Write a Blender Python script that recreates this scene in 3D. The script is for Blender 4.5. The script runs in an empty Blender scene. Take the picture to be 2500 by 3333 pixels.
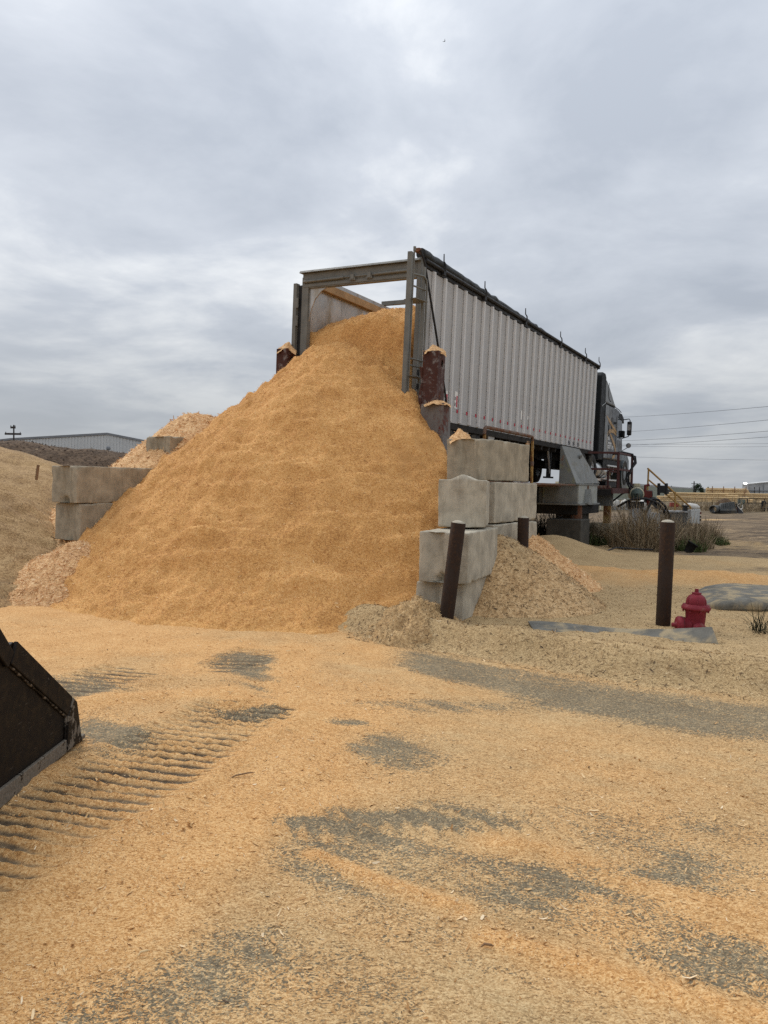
import bpy, bmesh, math, random
import numpy as np
from mathutils import Vector, Matrix, Euler
R = math.radians
random.seed(7)
rng = np.random.default_rng(11)
sc = bpy.context.scene
col = sc.collection

# ------------------------------------------------------------------ camera
cam_d = bpy.data.cameras.new('camera')
cam = bpy.data.objects.new('camera', cam_d)
col.objects.link(cam)
cam_d.sensor_fit = 'HORIZONTAL'
cam_d.sensor_width = 36.0
cam_d.lens = 36.0 * 2450 / 2500
cam_d.clip_start = 0.05
cam_d.clip_end = 4000
_p, _r = R(2.0), R(0.95)
_f = Vector((0, math.cos(_p), -math.sin(_p)))
_r0 = Vector((1, 0, 0)); _u0 = _r0.cross(_f)
_rt = math.cos(_r) * _r0 + math.sin(_r) * _u0
_up = -math.sin(_r) * _r0 + math.cos(_r) * _u0
M = Matrix((_rt, _up, -_f)).transposed().to_4x4()
M.translation = (0, 0, 1.75)
cam.matrix_world = M
sc.camera = cam

# ------------------------------------------------------------------ world: overcast sky
SUN_EL, SUN_AZ = 40.0, -38.0      # degrees; azimuth measured from +Y towards +X
world = bpy.data.worlds.new('World'); sc.world = world; world.use_nodes = True
wt = world.node_tree; wt.nodes.clear()
def wn(t, **k):
    n = wt.nodes.new(t)
    for a, b in k.items(): setattr(n, a, b)
    return n
def wmath(op, a, b=None, clamp=False):
    n = wn('ShaderNodeMath', operation=op, use_clamp=clamp)
    for i, v in enumerate((a, b)):
        if v is None: continue
        if isinstance(v, (int, float)): n.inputs[i].default_value = v
        else: wt.links.new(v, n.inputs[i])
    return n.outputs[0]
tc = wn('ShaderNodeTexCoord'); sep = wn('ShaderNodeSeparateXYZ')
wt.links.new(tc.outputs['Generated'], sep.inputs[0])
zc = wmath('MAXIMUM', sep.outputs[2], 0.0)
den = wmath('ADD', zc, 0.16)
cmb = wn('ShaderNodeCombineXYZ')
wt.links.new(wmath('DIVIDE', sep.outputs[0], den), cmb.inputs[0])
wt.links.new(wmath('DIVIDE', sep.outputs[1], den), cmb.inputs[1])
def wnoise(scale, detail, rough, dist, off):
    mp = wn('ShaderNodeMapping'); mp.inputs['Location'].default_value = off
    wt.links.new(cmb.outputs[0], mp.inputs[0])
    n = wn('ShaderNodeTexNoise'); n.inputs['Scale'].default_value = scale
    n.inputs['Detail'].default_value = detail; n.inputs['Roughness'].default_value = rough
    n.inputs['Distortion'].default_value = dist
    wt.links.new(mp.outputs[0], n.inputs['Vector'])
    return n.outputs[0]
n1 = wnoise(1.15, 8, 0.58, 0.35, (3.1, 1.7, 0))
n2 = wnoise(0.42, 4, 0.5, 0.2, (9.3, 4.2, 0))
n3 = wnoise(2.4, 5, 0.55, 0.4, (1.3, 8.8, 0))
nn = wmath('ADD', wmath('ADD', wmath('MULTIPLY', n1, 0.46), wmath('MULTIPLY', n2, 0.36)), wmath('MULTIPLY', n3, 0.18))
rp = wn('ShaderNodeValToRGB'); wt.links.new(nn, rp.inputs[0])
e = rp.color_ramp.elements
e[0].position = 0.40; e[0].color = (0.40, 0.437, 0.497, 1)
e[1].position = 0.60; e[1].color = (0.84, 0.855, 0.86, 1)
m_ = rp.color_ramp.elements.new(0.49); m_.color = (0.515, 0.55, 0.605, 1)
# darker, bluer band low on the horizon; brighter towards the zenith as in any overcast
mr = wn('ShaderNodeMapRange'); mr.interpolation_type = 'SMOOTHSTEP'
wt.links.new(zc, mr.inputs['Value']); mr.inputs['From Max'].default_value = 0.30
mr.inputs['To Min'].default_value = 0.70; mr.inputs['To Max'].default_value = 0.0
mixh = wn('ShaderNodeMix', data_type='RGBA')
wt.links.new(mr.outputs[0], mixh.inputs['Factor'])
wt.links.new(rp.outputs[0], mixh.inputs[6]); mixh.inputs[7].default_value = (0.35, 0.375, 0.41, 1)
gr = wn('ShaderNodeMapRange'); wt.links.new(zc, gr.inputs['Value'])
gr.inputs['From Min'].default_value = 0.1; gr.inputs['From Max'].default_value = 1.0
gr.inputs['To Min'].default_value = 1.10; gr.inputs['To Max'].default_value = 2.1
gain = wn('ShaderNodeVectorMath', operation='SCALE')
wt.links.new(mixh.outputs[2], gain.inputs[0]); wt.links.new(gr.outputs[0], gain.inputs['Scale'])
sky = wn('ShaderNodeTexSky', sky_type='NISHITA'); sky.sun_disc = False
sky.sun_elevation = R(SUN_EL); sky.sun_rotation = R(SUN_AZ)
bg1 = wn('ShaderNodeBackground'); wt.links.new(gain.outputs[0], bg1.inputs[0]); bg1.inputs[1].default_value = 0.93
bg2 = wn('ShaderNodeBackground'); wt.links.new(sky.outputs[0], bg2.inputs[0]); bg2.inputs[1].default_value = 0.05
mx = wn('ShaderNodeMixShader'); mx.inputs[0].default_value = 0.10
wt.links.new(bg1.outputs[0], mx.inputs[1]); wt.links.new(bg2.outputs[0], mx.inputs[2])
wo = wn('ShaderNodeOutputWorld'); wt.links.new(mx.outputs[0], wo.inputs[0])

# ------------------------------------------------------------------ sun (veiled)
sl = bpy.data.lights.new('sun', 'SUN'); sl.energy = 1.5; sl.angle = R(28); sl.color = (1.0, 0.95, 0.88)
so = bpy.data.objects.new('sun', sl); col.objects.link(so)
_a, _e = R(SUN_AZ), R(SUN_EL)
sd = Vector((math.sin(_a) * math.cos(_e), math.cos(_a) * math.cos(_e), math.sin(_e)))
so.rotation_euler = sd.to_track_quat('Z', 'Y').to_euler()

sc.view_settings.view_transform = 'Standard'; sc.view_settings.look = 'None'
sc.cycles.use_denoising = False
sc.view_settings.exposure = 0.10; sc.view_settings.gamma = 1.0
sc.view_settings.use_curve_mapping = False

# ------------------------------------------------------------------ numpy noise
def _h(ix, iy, iz, seed):
    n = (ix.astype(np.int64) * 374761393 + iy.astype(np.int64) * 668265263 + iz.astype(np.int64) * 2147483647 + seed * 974711) & 0xFFFFFFFF
    n = ((n ^ (n >> 13)) * 1274126177) & 0xFFFFFFFF
    n = ((n ^ (n >> 16)) * 2246822519) & 0xFFFFFFFF
    return ((n ^ (n >> 15)) & 0xFFFFFF) / float(0xFFFFFF)
def vn2(x, y, seed=0):
    x = np.asarray(x, float); y = np.asarray(y, float)
    ix, iy = np.floor(x), np.floor(y); fx, fy = x - ix, y - iy
    fx = fx * fx * fx * (fx * (fx * 6 - 15) + 10); fy = fy * fy * fy * (fy * (fy * 6 - 15) + 10)
    z = np.zeros_like(ix)
    a = _h(ix, iy, z, seed); b = _h(ix + 1, iy, z, seed); c = _h(ix, iy + 1, z, seed); d = _h(ix + 1, iy + 1, z, seed)
    return (a + (b - a) * fx) * (1 - fy) + (c + (d - c) * fx) * fy
def vn3(p, seed=0):
    i = np.floor(p); f = p - i; f = f * f * (3 - 2 * f)
    ix, iy, iz = i[:, 0], i[:, 1], i[:, 2]; fx, fy, fz = f[:, 0], f[:, 1], f[:, 2]
    def L(dz):
        a = _h(ix, iy, iz + dz, seed); b = _h(ix + 1, iy, iz + dz, seed)
        c = _h(ix, iy + 1, iz + dz, seed); d = _h(ix + 1, iy + 1, iz + dz, seed)
        return (a + (b - a) * fx) * (1 - fy) + (c + (d - c) * fx) * fy
    return L(0) * (1 - fz) + L(1) * fz
def fbm(x, y, oct=4, seed=0, gain=0.5):
    s = 0; a = 1; t = 0
    for k in range(oct):
        s = s + a * (vn2(x * 2 ** k + 17.3 * k, y * 2 ** k - 9.1 * k, seed + k) - 0.5); t += a; a *= gain
    return s / t * 2           # about -1 .. 1
def sstep(a, b, x):
    t = np.clip((x - a) / (b - a), 0, 1); return t * t * (3 - 2 * t)
def seg_dist(x, y, pts):
    """distance to a polyline and the fraction along it"""
    best = np.full(np.shape(x), 1e9); along = np.zeros(np.shape(x)); side = np.zeros(np.shape(x))
    n = len(pts) - 1
    for i in range(n):
        ax, ay = pts[i]; bx, by = pts[i + 1]; dx, dy = bx - ax, by - ay
        t = np.clip(((x - ax) * dx + (y - ay) * dy) / (dx * dx + dy * dy), 0, 1)
        qx, qy = x - ax - t * dx, y - ay - t * dy
        d = np.hypot(qx, qy); m = d < best
        best = np.where(m, d, best); along = np.where(m, (i + t) / n, along)
        side = np.where(m, np.sign(dx * qy - dy * qx), side)
    return best, along, side

# ------------------------------------------------------------------ materials
MATS = {}
class NT:
    def __init__(s, name):
        s.m = bpy.data.materials.new(name); s.m.use_nodes = True
        s.t = s.m.node_tree; s.b = s.t.nodes['Principled BSDF']
        s.co = s.n('ShaderNodeTexCoord').outputs['Object']
    def n(s, t, **k):
        n = s.t.nodes.new(t)
        for a, b in k.items(): setattr(n, a, b)
        return n
    def l(s, a, b): s.t.links.new(a, b)
    def noise(s, scale, detail=4, rough=0.55, dist=0.0, vec=None, stretch=None):
        v = vec or s.co
        if stretch:
            mp = s.n('ShaderNodeMapping'); mp.inputs['Scale'].default_value = stretch; s.l(v, mp.inputs[0]); v = mp.outputs[0]
        n = s.n('ShaderNodeTexNoise'); n.inputs['Scale'].default_value = scale; n.inputs['Detail'].default_value = detail
        n.inputs['Roughness'].default_value = rough; n.inputs['Distortion'].default_value = dist
        s.l(v, n.inputs['Vector']); return n.outputs[0]
    def voro(s, scale, feature='F1', out='Distance', stretch=None):
        v = s.co
        if stretch:
            mp = s.n('ShaderNodeMapping'); mp.inputs['Scale'].default_value = stretch; s.l(v, mp.inputs[0]); v = mp.outputs[0]
        n = s.n('ShaderNodeTexVoronoi', feature=feature); n.inputs['Scale'].default_value = scale
        s.l(v, n.inputs['Vector']); return n.outputs[out]
    def ramp(s, fac, stops):
        r = s.n('ShaderNodeValToRGB'); s.l(fac, r.inputs[0]); e = r.color_ramp.elements
        while len(e) > 1: e.remove(e[-1])
        e[0].position = stops[0][0]; e[0].color = (*stops[0][1], 1)
        for p, c in stops[1:]:
            x = e.new(p); x.color = (*c, 1)
        return r.outputs[0]
    def mr(s, v, a, b, c=0.0, d=1.0, smooth=True):
        n = s.n('ShaderNodeMapRange'); n.interpolation_type = 'SMOOTHSTEP' if smooth else 'LINEAR'
        s.l(v, n.inputs[0])
        for i, q in enumerate((a, b, c, d)): n.inputs[i + 1].default_value = q
        return n.outputs[0]
    def math(s, op, a, b=None, clamp=False):
        n = s.n('ShaderNodeMath', operation=op, use_clamp=clamp)
        for i, v in enumerate((a, b)):
            if v is None: continue
            if isinstance(v, (int, float)): n.inputs[i].default_value = v
            else: s.l(v, n.inputs[i])
        return n.outputs[0]
    def mix(s, f, a, b, blend='MIX'):
        n = s.n('ShaderNodeMix', data_type='RGBA', blend_type=blend)
        if isinstance(f, (int, float)): n.inputs[0].default_value = f
        else: s.l(f, n.inputs[0])
        for i, v in ((6, a), (7, b)):
            if isinstance(v, tuple): n.inputs[i].default_value = (*v, 1)
            else: s.l(v, n.inputs[i])
        return n.outputs[2]
    def col(s, c):
        if isinstance(c, tuple): s.b.inputs['Base Color'].default_value = (*c, 1)
        else: s.l(c, s.b.inputs['Base Color'])
    def rough(s, v):
        if isinstance(v, (int, float)): s.b.inputs['Roughness'].default_value = v
        else: s.l(v, s.b.inputs['Roughness'])
    def bump(s, h, strength=0.5, dist=0.02, prev=None):
        n = s.n('ShaderNodeBump'); n.inputs['Strength'].default_value = strength; n.inputs['Distance'].default_value = dist
        s.l(h, n.inputs['Height'])
        if prev: s.l(prev, n.inputs['Normal'])
        s.l(n.outputs[0], s.b.inputs['Normal']); return n.outputs[0]
    def attr(s, name, out='Color'):
        n = s.n('ShaderNodeAttribute'); n.attribute_name = name; return n.outputs[out]

def plain(name, c, rough=0.6, metal=0.0, var=0.25, scale=6.0, bump=0.15, dirt=None, dirt_amt=0.4):
    t = NT(name); n = t.noise(scale, 5, 0.6)
    lo = tuple(v * (1 - var) for v in c); hi = tuple(min(1, v * (1 + var)) for v in c)
    k = t.ramp(n, [(0.3, lo), (0.7, hi)])
    if dirt:
        d = t.noise(scale * 0.7, 6, 0.65, 0.4, stretch=(1, 1, 0.35))
        k = t.mix(t.mr(d, 0.62 - dirt_amt * 0.3, 0.78 - dirt_amt * 0.25), k, dirt)
    t.col(k); t.b.inputs['Metallic'].default_value = metal
    rn = t.noise(scale * 2.3, 4); t.b.inputs['Specular IOR Level'].default_value = 0.5 if (rough < .32 or metal > .3) else 0.22
    t.rough(t.mr(rn, 0.3, 0.7, max(0.05, rough - 0.12), min(1, rough + 0.12), False))
    if bump: t.bump(t.noise(scale * 7, 4), bump, 0.01)
    MATS[name] = t.m; return t.m
def steel_paint(name, c, rust=(0.13, 0.045, 0.018), amt=0.5, rough=0.55, scale=3.0, wear=None, metal=0.0):
    """painted steel with rust that runs down in streaks"""
    t = NT(name)
    a = t.noise(scale, 6, 0.65, 0.3, stretch=(1.6, 1.6, 0.35)); b = t.noise(scale * 5, 5, 0.7)
    v = t.math('ADD', t.math('MULTIPLY', a, 0.7), t.math('MULTIPLY', b, 0.3))
    base = t.ramp(t.noise(scale * 1.5, 4), [(0.3, tuple(x * 0.82 for x in c)), (0.7, tuple(min(1, x * 1.15) for x in c))])
    if wear: base = t.mix(t.mr(t.noise(scale * 2.1, 6, 0.7, 0.5), 0.5, 0.62), base, wear)
    rc = t.ramp(b, [(0.3, tuple(x * 0.55 for x in rust)), (0.55, rust), (0.75, (rust[0] * 1.9, rust[1] * 2.0, rust[2] * 1.6))])
    th = 0.66 - 0.26 * amt
    f = t.mr(v, th, th + 0.09)
    t.col(t.mix(f, base, rc)); t.rough(t.mr(v, th - 0.1, th + 0.1, rough, 0.9))
    t.b.inputs['Metallic'].default_value = metal; t.b.inputs['Specular IOR Level'].default_value = 0.25
    t.bump(t.math('ADD', b, t.math('MULTIPLY', f, 0.5)), 0.25, 0.008)
    MATS[name] = t.m; return t.m
def granular(name, stops, fine=70.0, clump=9.0, bump=0.7, speck=0.12, dist=0.02, patch=None):
    """sawdust / chips / bark: grains, clumps and slow drifts of hue"""
    t = NT(name)
    big = t.noise(1.3, 5, 0.6, 0.3); med = t.noise(clump, 4, 0.6); fn = t.noise(fine, 3, 0.7)
    vo = t.voro(fine * 0.9, out='Color'); sx = t.n('ShaderNodeSeparateColor'); t.l(vo, sx.inputs[0])
    v = t.math('ADD', t.math('MULTIPLY', big, 0.45), t.math('MULTIPLY', med, 0.25))
    v = t.math('ADD', v, t.math('MULTIPLY', sx.outputs[0], 0.30))
    c = t.ramp(v, stops)
    if patch:
        pc, pa = patch
        c = t.mix(t.mr(t.noise(0.8, 4, 0.55, 0.6), pa, pa + 0.2), c, pc)
    c = t.mix(t.mr(t.voro(fine * 0.33), 0.0, 0.10, speck, 0.0), c, tuple(x * 0.35 for x in stops[0][1]))
    t.col(c); t.rough(0.92); t.b.inputs['Specular IOR Level'].default_value = 0.2
    h = t.math('ADD', t.math('MULTIPLY', fn, 0.35), t.math('MULTIPLY', t.noise(fine * 0.35, 4, 0.65), 0.65))
    t.bump(h, bump, dist)
    MATS[name] = t.m; return t.m

granular('orange_sawdust', [(0.30, (0.42, 0.195, 0.064)), (0.5, (0.65, 0.335, 0.108)), (0.70, (0.79, 0.46, 0.185))], fine=80, clump=7, bump=0.9, dist=0.025, patch=((0.52, 0.265, 0.090), 0.55))
granular('pink_shavings', [(0.30, (0.45, 0.245, 0.105)), (0.5, (0.68, 0.405, 0.19)), (0.70, (0.84, 0.57, 0.31))], fine=38, clump=9, bump=1.0, dist=0.04)
granular('peach_sawdust', [(0.30, (0.36, 0.215, 0.10)), (0.5, (0.56, 0.36, 0.175)), (0.70, (0.72, 0.50, 0.27))], fine=50, clump=10, bump=1.0, speck=0.25, dist=0.03, patch=((0.42, 0.30, 0.16), 0.5))
granular('tan_sawdust', [(0.30, (0.18, 0.105, 0.048)), (0.5, (0.35, 0.222, 0.105)), (0.70, (0.50, 0.34, 0.17))], fine=60, clump=5, bump=0.7, speck=0.3, patch=((0.20, 0.135, 0.075), 0.56))
granular('clumpy_sawdust', [(0.30, (0.30, 0.185, 0.088)), (0.5, (0.48, 0.31, 0.145)), (0.70, (0.64, 0.445, 0.23))], fine=50, clump=12, bump=1.0, speck=0.3, dist=0.03)
granular('dark_bark', [(0.30, (0.046, 0.029, 0.018)), (0.5, (0.092, 0.058, 0.035)), (0.72, (0.16, 0.108, 0.068))], fine=16, clump=3, bump=1.0, speck=0.3, dist=0.08, patch=((0.13, 0.10, 0.06), 0.62))

def concrete(name, c, stain=(0.16, 0.145, 0.105)):
    t = NT(name)
    n = t.noise(3.5, 7, 0.65, 0.3); f = t.noise(45, 4, 0.7); s_ = t.noise(4.0, 6, 0.65, 0.4, stretch=(3.2, 3.2, 0.5))
    k = t.ramp(n, [(0.3, tuple(x * 0.62 for x in c)), (0.52, c), (0.72, tuple(min(1, x * 1.30) for x in c))])
    k = t.mix(t.mr(s_, 0.50, 0.70, 0, 0.55), k, stain)
    k = t.mix(t.mr(t.noise(1.6, 6, 0.7, 1.2), 0.60, 0.66, 0, 0.55), k, tuple(min(1, x * 1.4) for x in c))
    pits = t.voro(26); k = t.mix(t.mr(pits, 0.05, 0.13, 0.5, 0.0), k, tuple(x * 0.35 for x in c))
    t.col(k); t.rough(0.9); t.b.inputs['Specular IOR Level'].default_value = 0.25
    h = t.math('ADD', t.math('MULTIPLY', f, 0.4), t.math('ADD', t.math('MULTIPLY', n, 0.5), t.mr(pits, 0.0, 0.16, -0.6, 0.0)))
    t.bump(h, 0.5, 0.012); MATS[name] = t.m
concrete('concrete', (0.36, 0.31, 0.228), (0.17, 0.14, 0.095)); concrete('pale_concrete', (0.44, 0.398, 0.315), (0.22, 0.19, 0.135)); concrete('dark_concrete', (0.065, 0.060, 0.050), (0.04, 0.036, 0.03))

steel_paint('brown_bollard', (0.026, 0.0135, 0.0075), rust=(0.040, 0.0195, 0.010), amt=0.75, rough=0.62, scale=5)
steel_paint('red_oxide_steel', (0.062, 0.021, 0.014), rust=(0.085, 0.030, 0.015), amt=0.5, rough=0.5, scale=3, wear=(0.17, 0.145, 0.135))
steel_paint('grey_worn_steel', (0.17, 0.155, 0.145), rust=(0.10, 0.030, 0.022), amt=0.62, rough=0.5, scale=2.6)
steel_paint('pale_grey_paint', (0.33, 0.34, 0.315), rust=(0.16, 0.065, 0.025), amt=0.18, rough=0.5, scale=2.2, wear=(0.30, 0.305, 0.26))
steel_paint('grey_paint', (0.20, 0.207, 0.20), rust=(0.16, 0.065, 0.025), amt=0.30, rough=0.5, scale=2.2, wear=(0.18, 0.18, 0.16))
steel_paint('rusty_wedge', (0.20, 0.205, 0.19), rust=(0.20, 0.075, 0.028), amt=0.5, rough=0.6, scale=1.5, wear=(0.24, 0.235, 0.15))
steel_paint('rusty_deck', (0.15, 0.11, 0.085), rust=(0.15, 0.065, 0.035), amt=0.8, rough=0.75, scale=3)
steel_paint('rusty_yellow', (0.36, 0.24, 0.085), rust=(0.15, 0.055, 0.02), amt=0.78, rough=0.6, scale=6)
steel_paint('ochre_rail', (0.36, 0.215, 0.07), rust=(0.20, 0.085, 0.03), amt=0.4, rough=0.6, scale=6)
steel_paint('maroon_rail', (0.065, 0.022, 0.020), rust=(0.09, 0.035, 0.02), amt=0.5, rough=0.55, scale=6)
steel_paint('frame_grey', (0.155, 0.155, 0.14), rust=(0.10, 0.05, 0.03), amt=0.12, rough=0.45, scale=3)
plain('aluminium', (0.41, 0.412, 0.412), 0.5, 0.12, 0.07, 1.6, 0.0, dirt=(0.33, 0.325, 0.31), dirt_amt=0.35)
plain('aluminium_rib', (0.57, 0.57, 0.565), 0.45, 0.12, 0.06, 2.0, 0.0, dirt=(0.46, 0.44, 0.40), dirt_amt=0.3)
plain('scuffed_aluminium', (0.44, 0.435, 0.415), 0.4, 0.5, 0.22, 2.2, 0.04, dirt=(0.30, 0.25, 0.18), dirt_amt=0.5)
plain('rivet_grey', (0.16, 0.16, 0.155), 0.5, 0.4, 0.1, 9, 0)
plain('dusty_rail', (0.36, 0.235, 0.12), 0.85, 0, 0.25, 5, 0.3)
plain('dark_steel', (0.030, 0.030, 0.031), 0.55, 0.2, 0.4, 4, 0.1)
plain('under_grime', (0.022, 0.020, 0.018), 0.8, 0, 0.4, 4, 0.1)
plain('tarp', (0.022, 0.024, 0.023), 0.5, 0, 0.35, 9, 0.3)
plain('rubber', (0.020, 0.020, 0.020), 0.8, 0, 0.4, 8, 0.2, dirt=(0.10, 0.085, 0.06), dirt_amt=0.45)
plain('hose_rubber', (0.014, 0.014, 0.015), 0.45, 0, 0.3, 8, 0.1)
plain('belt_rubber', (0.150, 0.142, 0.122), 0.8, 0, 0.28, 5, 0.35, dirt=(0.36, 0.285, 0.175), dirt_amt=0.6)
plain('cab_grey', (0.045, 0.046, 0.049), 0.34, 0.1, 0.12, 2.5, 0, dirt=(0.18, 0.165, 0.14), dirt_amt=0.25)
plain('cab_light_grey', (0.14, 0.144, 0.142), 0.34, 0.1, 0.1, 2.5, 0)
plain('cab_black', (0.005, 0.006, 0.007), 0.6, 0, 0.3, 3, 0)
plain('dark_teal', (0.030, 0.040, 0.044), 0.28, 0.1, 0.2, 3, 0)
plain('swoosh_gold', (0.36, 0.215, 0.075), 0.4, 0.1, 0.12, 4, 0)
plain('swoosh_cream', (0.48, 0.44, 0.36), 0.4, 0.0, 0.1, 4, 0)
plain('white_print', (0.75, 0.75, 0.73), 0.5, 0, 0.05, 5, 0)
plain('dark_print', (0.10, 0.10, 0.11), 0.6, 0, 0.3, 20, 0)
plain('reflector_red', (0.45, 0.04, 0.07), 0.35, 0, 0.3, 20, 0)
plain('amber', (0.42, 0.21, 0.05), 0.3, 0, 0.2, 20, 0)
plain('chrome', (0.62, 0.62, 0.62), 0.12, 1.0, 0.05, 3, 0)
plain('polished_aluminium', (0.60, 0.60, 0.58), 0.28, 0.85, 0.1, 3, 0.02, dirt=(0.32, 0.29, 0.24), dirt_amt=0.3)
plain('glass_dark', (0.010, 0.012, 0.014), 0.06, 0, 0.2, 3, 0)
plain('hydrant_red', (0.185, 0.018, 0.028), 0.6, 0, 0.28, 7, 0.2, dirt=(0.25, 0.12, 0.09), dirt_amt=0.4)
plain('iron_chain', (0.035, 0.028, 0.024), 0.6, 0.5, 0.3, 20, 0)
plain('box_grey', (0.46, 0.475, 0.47), 0.5, 0, 0.06, 4, 0.03, dirt=(0.33, 0.31, 0.27), dirt_amt=0.25)
plain('galvanised', (0.40, 0.41, 0.41), 0.5, 0.3, 0.15, 4, 0.05, dirt=(0.22, 0.17, 0.12), dirt_amt=0.3)
plain('motor_teal', (0.080, 0.105, 0.092), 0.5, 0.1, 0.3, 8, 0.1)
plain('motor_cream', (0.40, 0.36, 0.25), 0.5, 0, 0.2, 8, 0.1, dirt=(0.15, 0.12, 0.08), dirt_amt=0.4)
plain('valve_red', (0.12, 0.022, 0.018), 0.5, 0, 0.3, 10, 0.1)
plain('log_wood', (0.66, 0.47, 0.25), 0.8, 0, 0.22, 1.2, 0.2)
plain('log_dark', (0.24, 0.14, 0.075), 0.85, 0, 0.3, 1.5, 0.2)
plain('shed_white', (0.56, 0.57, 0.57), 0.6, 0, 0.05, 0.3, 0, dirt=(0.46, 0.46, 0.45), dirt_amt=0.3)
plain('shed_trim', (0.20, 0.21, 0.225), 0.6, 0, 0.1, 1, 0)
plain('shed_green', (0.235, 0.25, 0.20), 0.7, 0, 0.08, 0.2, 0)
plain('shed_zinc', (0.36, 0.36, 0.36), 0.6, 0, 0.25, 0.35, 0, dirt=(0.25, 0.22, 0.19), dirt_amt=0.4)
plain('roof_pale', (0.62, 0.62, 0.61), 0.6, 0, 0.05, 0.3, 0)
plain('pole_wood', (0.055, 0.048, 0.045), 0.9, 0, 0.3, 3, 0)
plain('wire_dark', (0.08, 0.085, 0.095), 0.7, 0, 0.1, 3, 0)
plain('plastic_black', (0.016, 0.016, 0.017), 0.45, 0, 0.3, 5, 0.05)
plain('scrap_grey', (0.085, 0.088, 0.086), 0.6, 0, 0.35, 3, 0.2, dirt=(0.17, 0.145, 0.11), dirt_amt=0.4)
plain('sack_white', (0.58, 0.56, 0.52), 0.8, 0, 0.15, 4, 0.2, dirt=(0.3, 0.26, 0.2), dirt_amt=0.4)
plain('scrap_red', (0.22, 0.05, 0.035), 0.7, 0, 0.3, 4, 0.1)
plain('cabinet_green', (0.20, 0.235, 0.20), 0.6, 0, 0.15, 3, 0.05)
plain('dry_straw', (0.25, 0.19, 0.118), 0.9, 0, 0.6, 14, 0)
plain('green_blade', (0.075, 0.095, 0.030), 0.8, 0, 0.35, 3, 0)
plain('dark_weed', (0.030, 0.033, 0.018), 0.85, 0, 0.4, 4, 0)
plain('leaf_green', (0.045, 0.065, 0.035), 0.85, 0, 0.35, 0.6, 0)
plain('bird_black', (0.01, 0.01, 0.01), 0.8, 0, 0.1, 3, 0)
def bucket_mat(name, worn):
    t = NT(name)
    scr = t.noise(5, 5, 0.6, 0.2, stretch=(1, 3.0, 3.0)); fn = t.noise(60, 4, 0.7); sc2 = t.noise(40, 2, 0.5, 0.1, stretch=(1, 0.25, 5))
    t.b.inputs['Specular IOR Level'].default_value = 0.18
    base = t.ramp(t.noise(2.2, 5), [(0.3, (0.006, 0.0045, 0.0035)), (0.7, (0.012, 0.008, 0.0055))])
    steel = t.ramp(fn, [(0.3, (0.10, 0.085, 0.065)), (0.7, (0.21, 0.18, 0.145))])
    f = t.math('MAXIMUM', t.mr(scr, 0.60 - worn, 0.68 - worn), t.mr(sc2, 0.70, 0.74, 0, 0.5))
    t.col(t.mix(f, base, steel)); t.rough(t.mr(scr, 0.3, 0.7, 0.55, 0.8))
    t.bump(fn, 0.15, 0.004); MATS[name] = t.m
bucket_mat('bucket_paint', -0.08); bucket_mat('bucket_worn', 0.28); bucket_mat('bucket_halfworn', 0.11)

def chip_mat(name, stops):
    t = NT(name); t.col(t.ramp(t.attr('tint', 'Fac'), stops)); t.rough(0.85)
    t.b.inputs['Specular IOR Level'].default_value = 0.25; MATS[name] = t.m
chip_mat('loose_chip', [(0.0, (0.07, 0.04, 0.025)), (0.05, (0.12, 0.075, 0.045)), (0.07, (0.44, 0.235, 0.09)), (0.45, (0.62, 0.387, 0.172)), (0.8, (0.72, 0.505, 0.268)), (1.0, (0.82, 0.65, 0.43))])
chip_mat('orange_chip', [(0.0, (0.34, 0.16, 0.05)), (0.4, (0.60, 0.32, 0.115)), (0.8, (0.72, 0.43, 0.18)), (1.0, (0.82, 0.56, 0.29))])
chip_mat('pink_chip', [(0.0, (0.42, 0.22, 0.095)), (0.4, (0.69, 0.42, 0.20)), (0.8, (0.80, 0.545, 0.30)), (1.0, (0.88, 0.66, 0.42))])
chip_mat('tan_chip', [(0.0, (0.07, 0.045, 0.03)), (0.2, (0.16, 0.105, 0.058)), (0.45, (0.34, 0.225, 0.11)), (0.8, (0.50, 0.345, 0.18)), (1.0, (0.68, 0.52, 0.31))])
chip_mat('bark_chip', [(0.0, (0.03, 0.02, 0.014)), (0.6, (0.09, 0.055, 0.036)), (0.9, (0.18, 0.125, 0.085)), (1.0, (0.42, 0.31, 0.2))])

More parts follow.
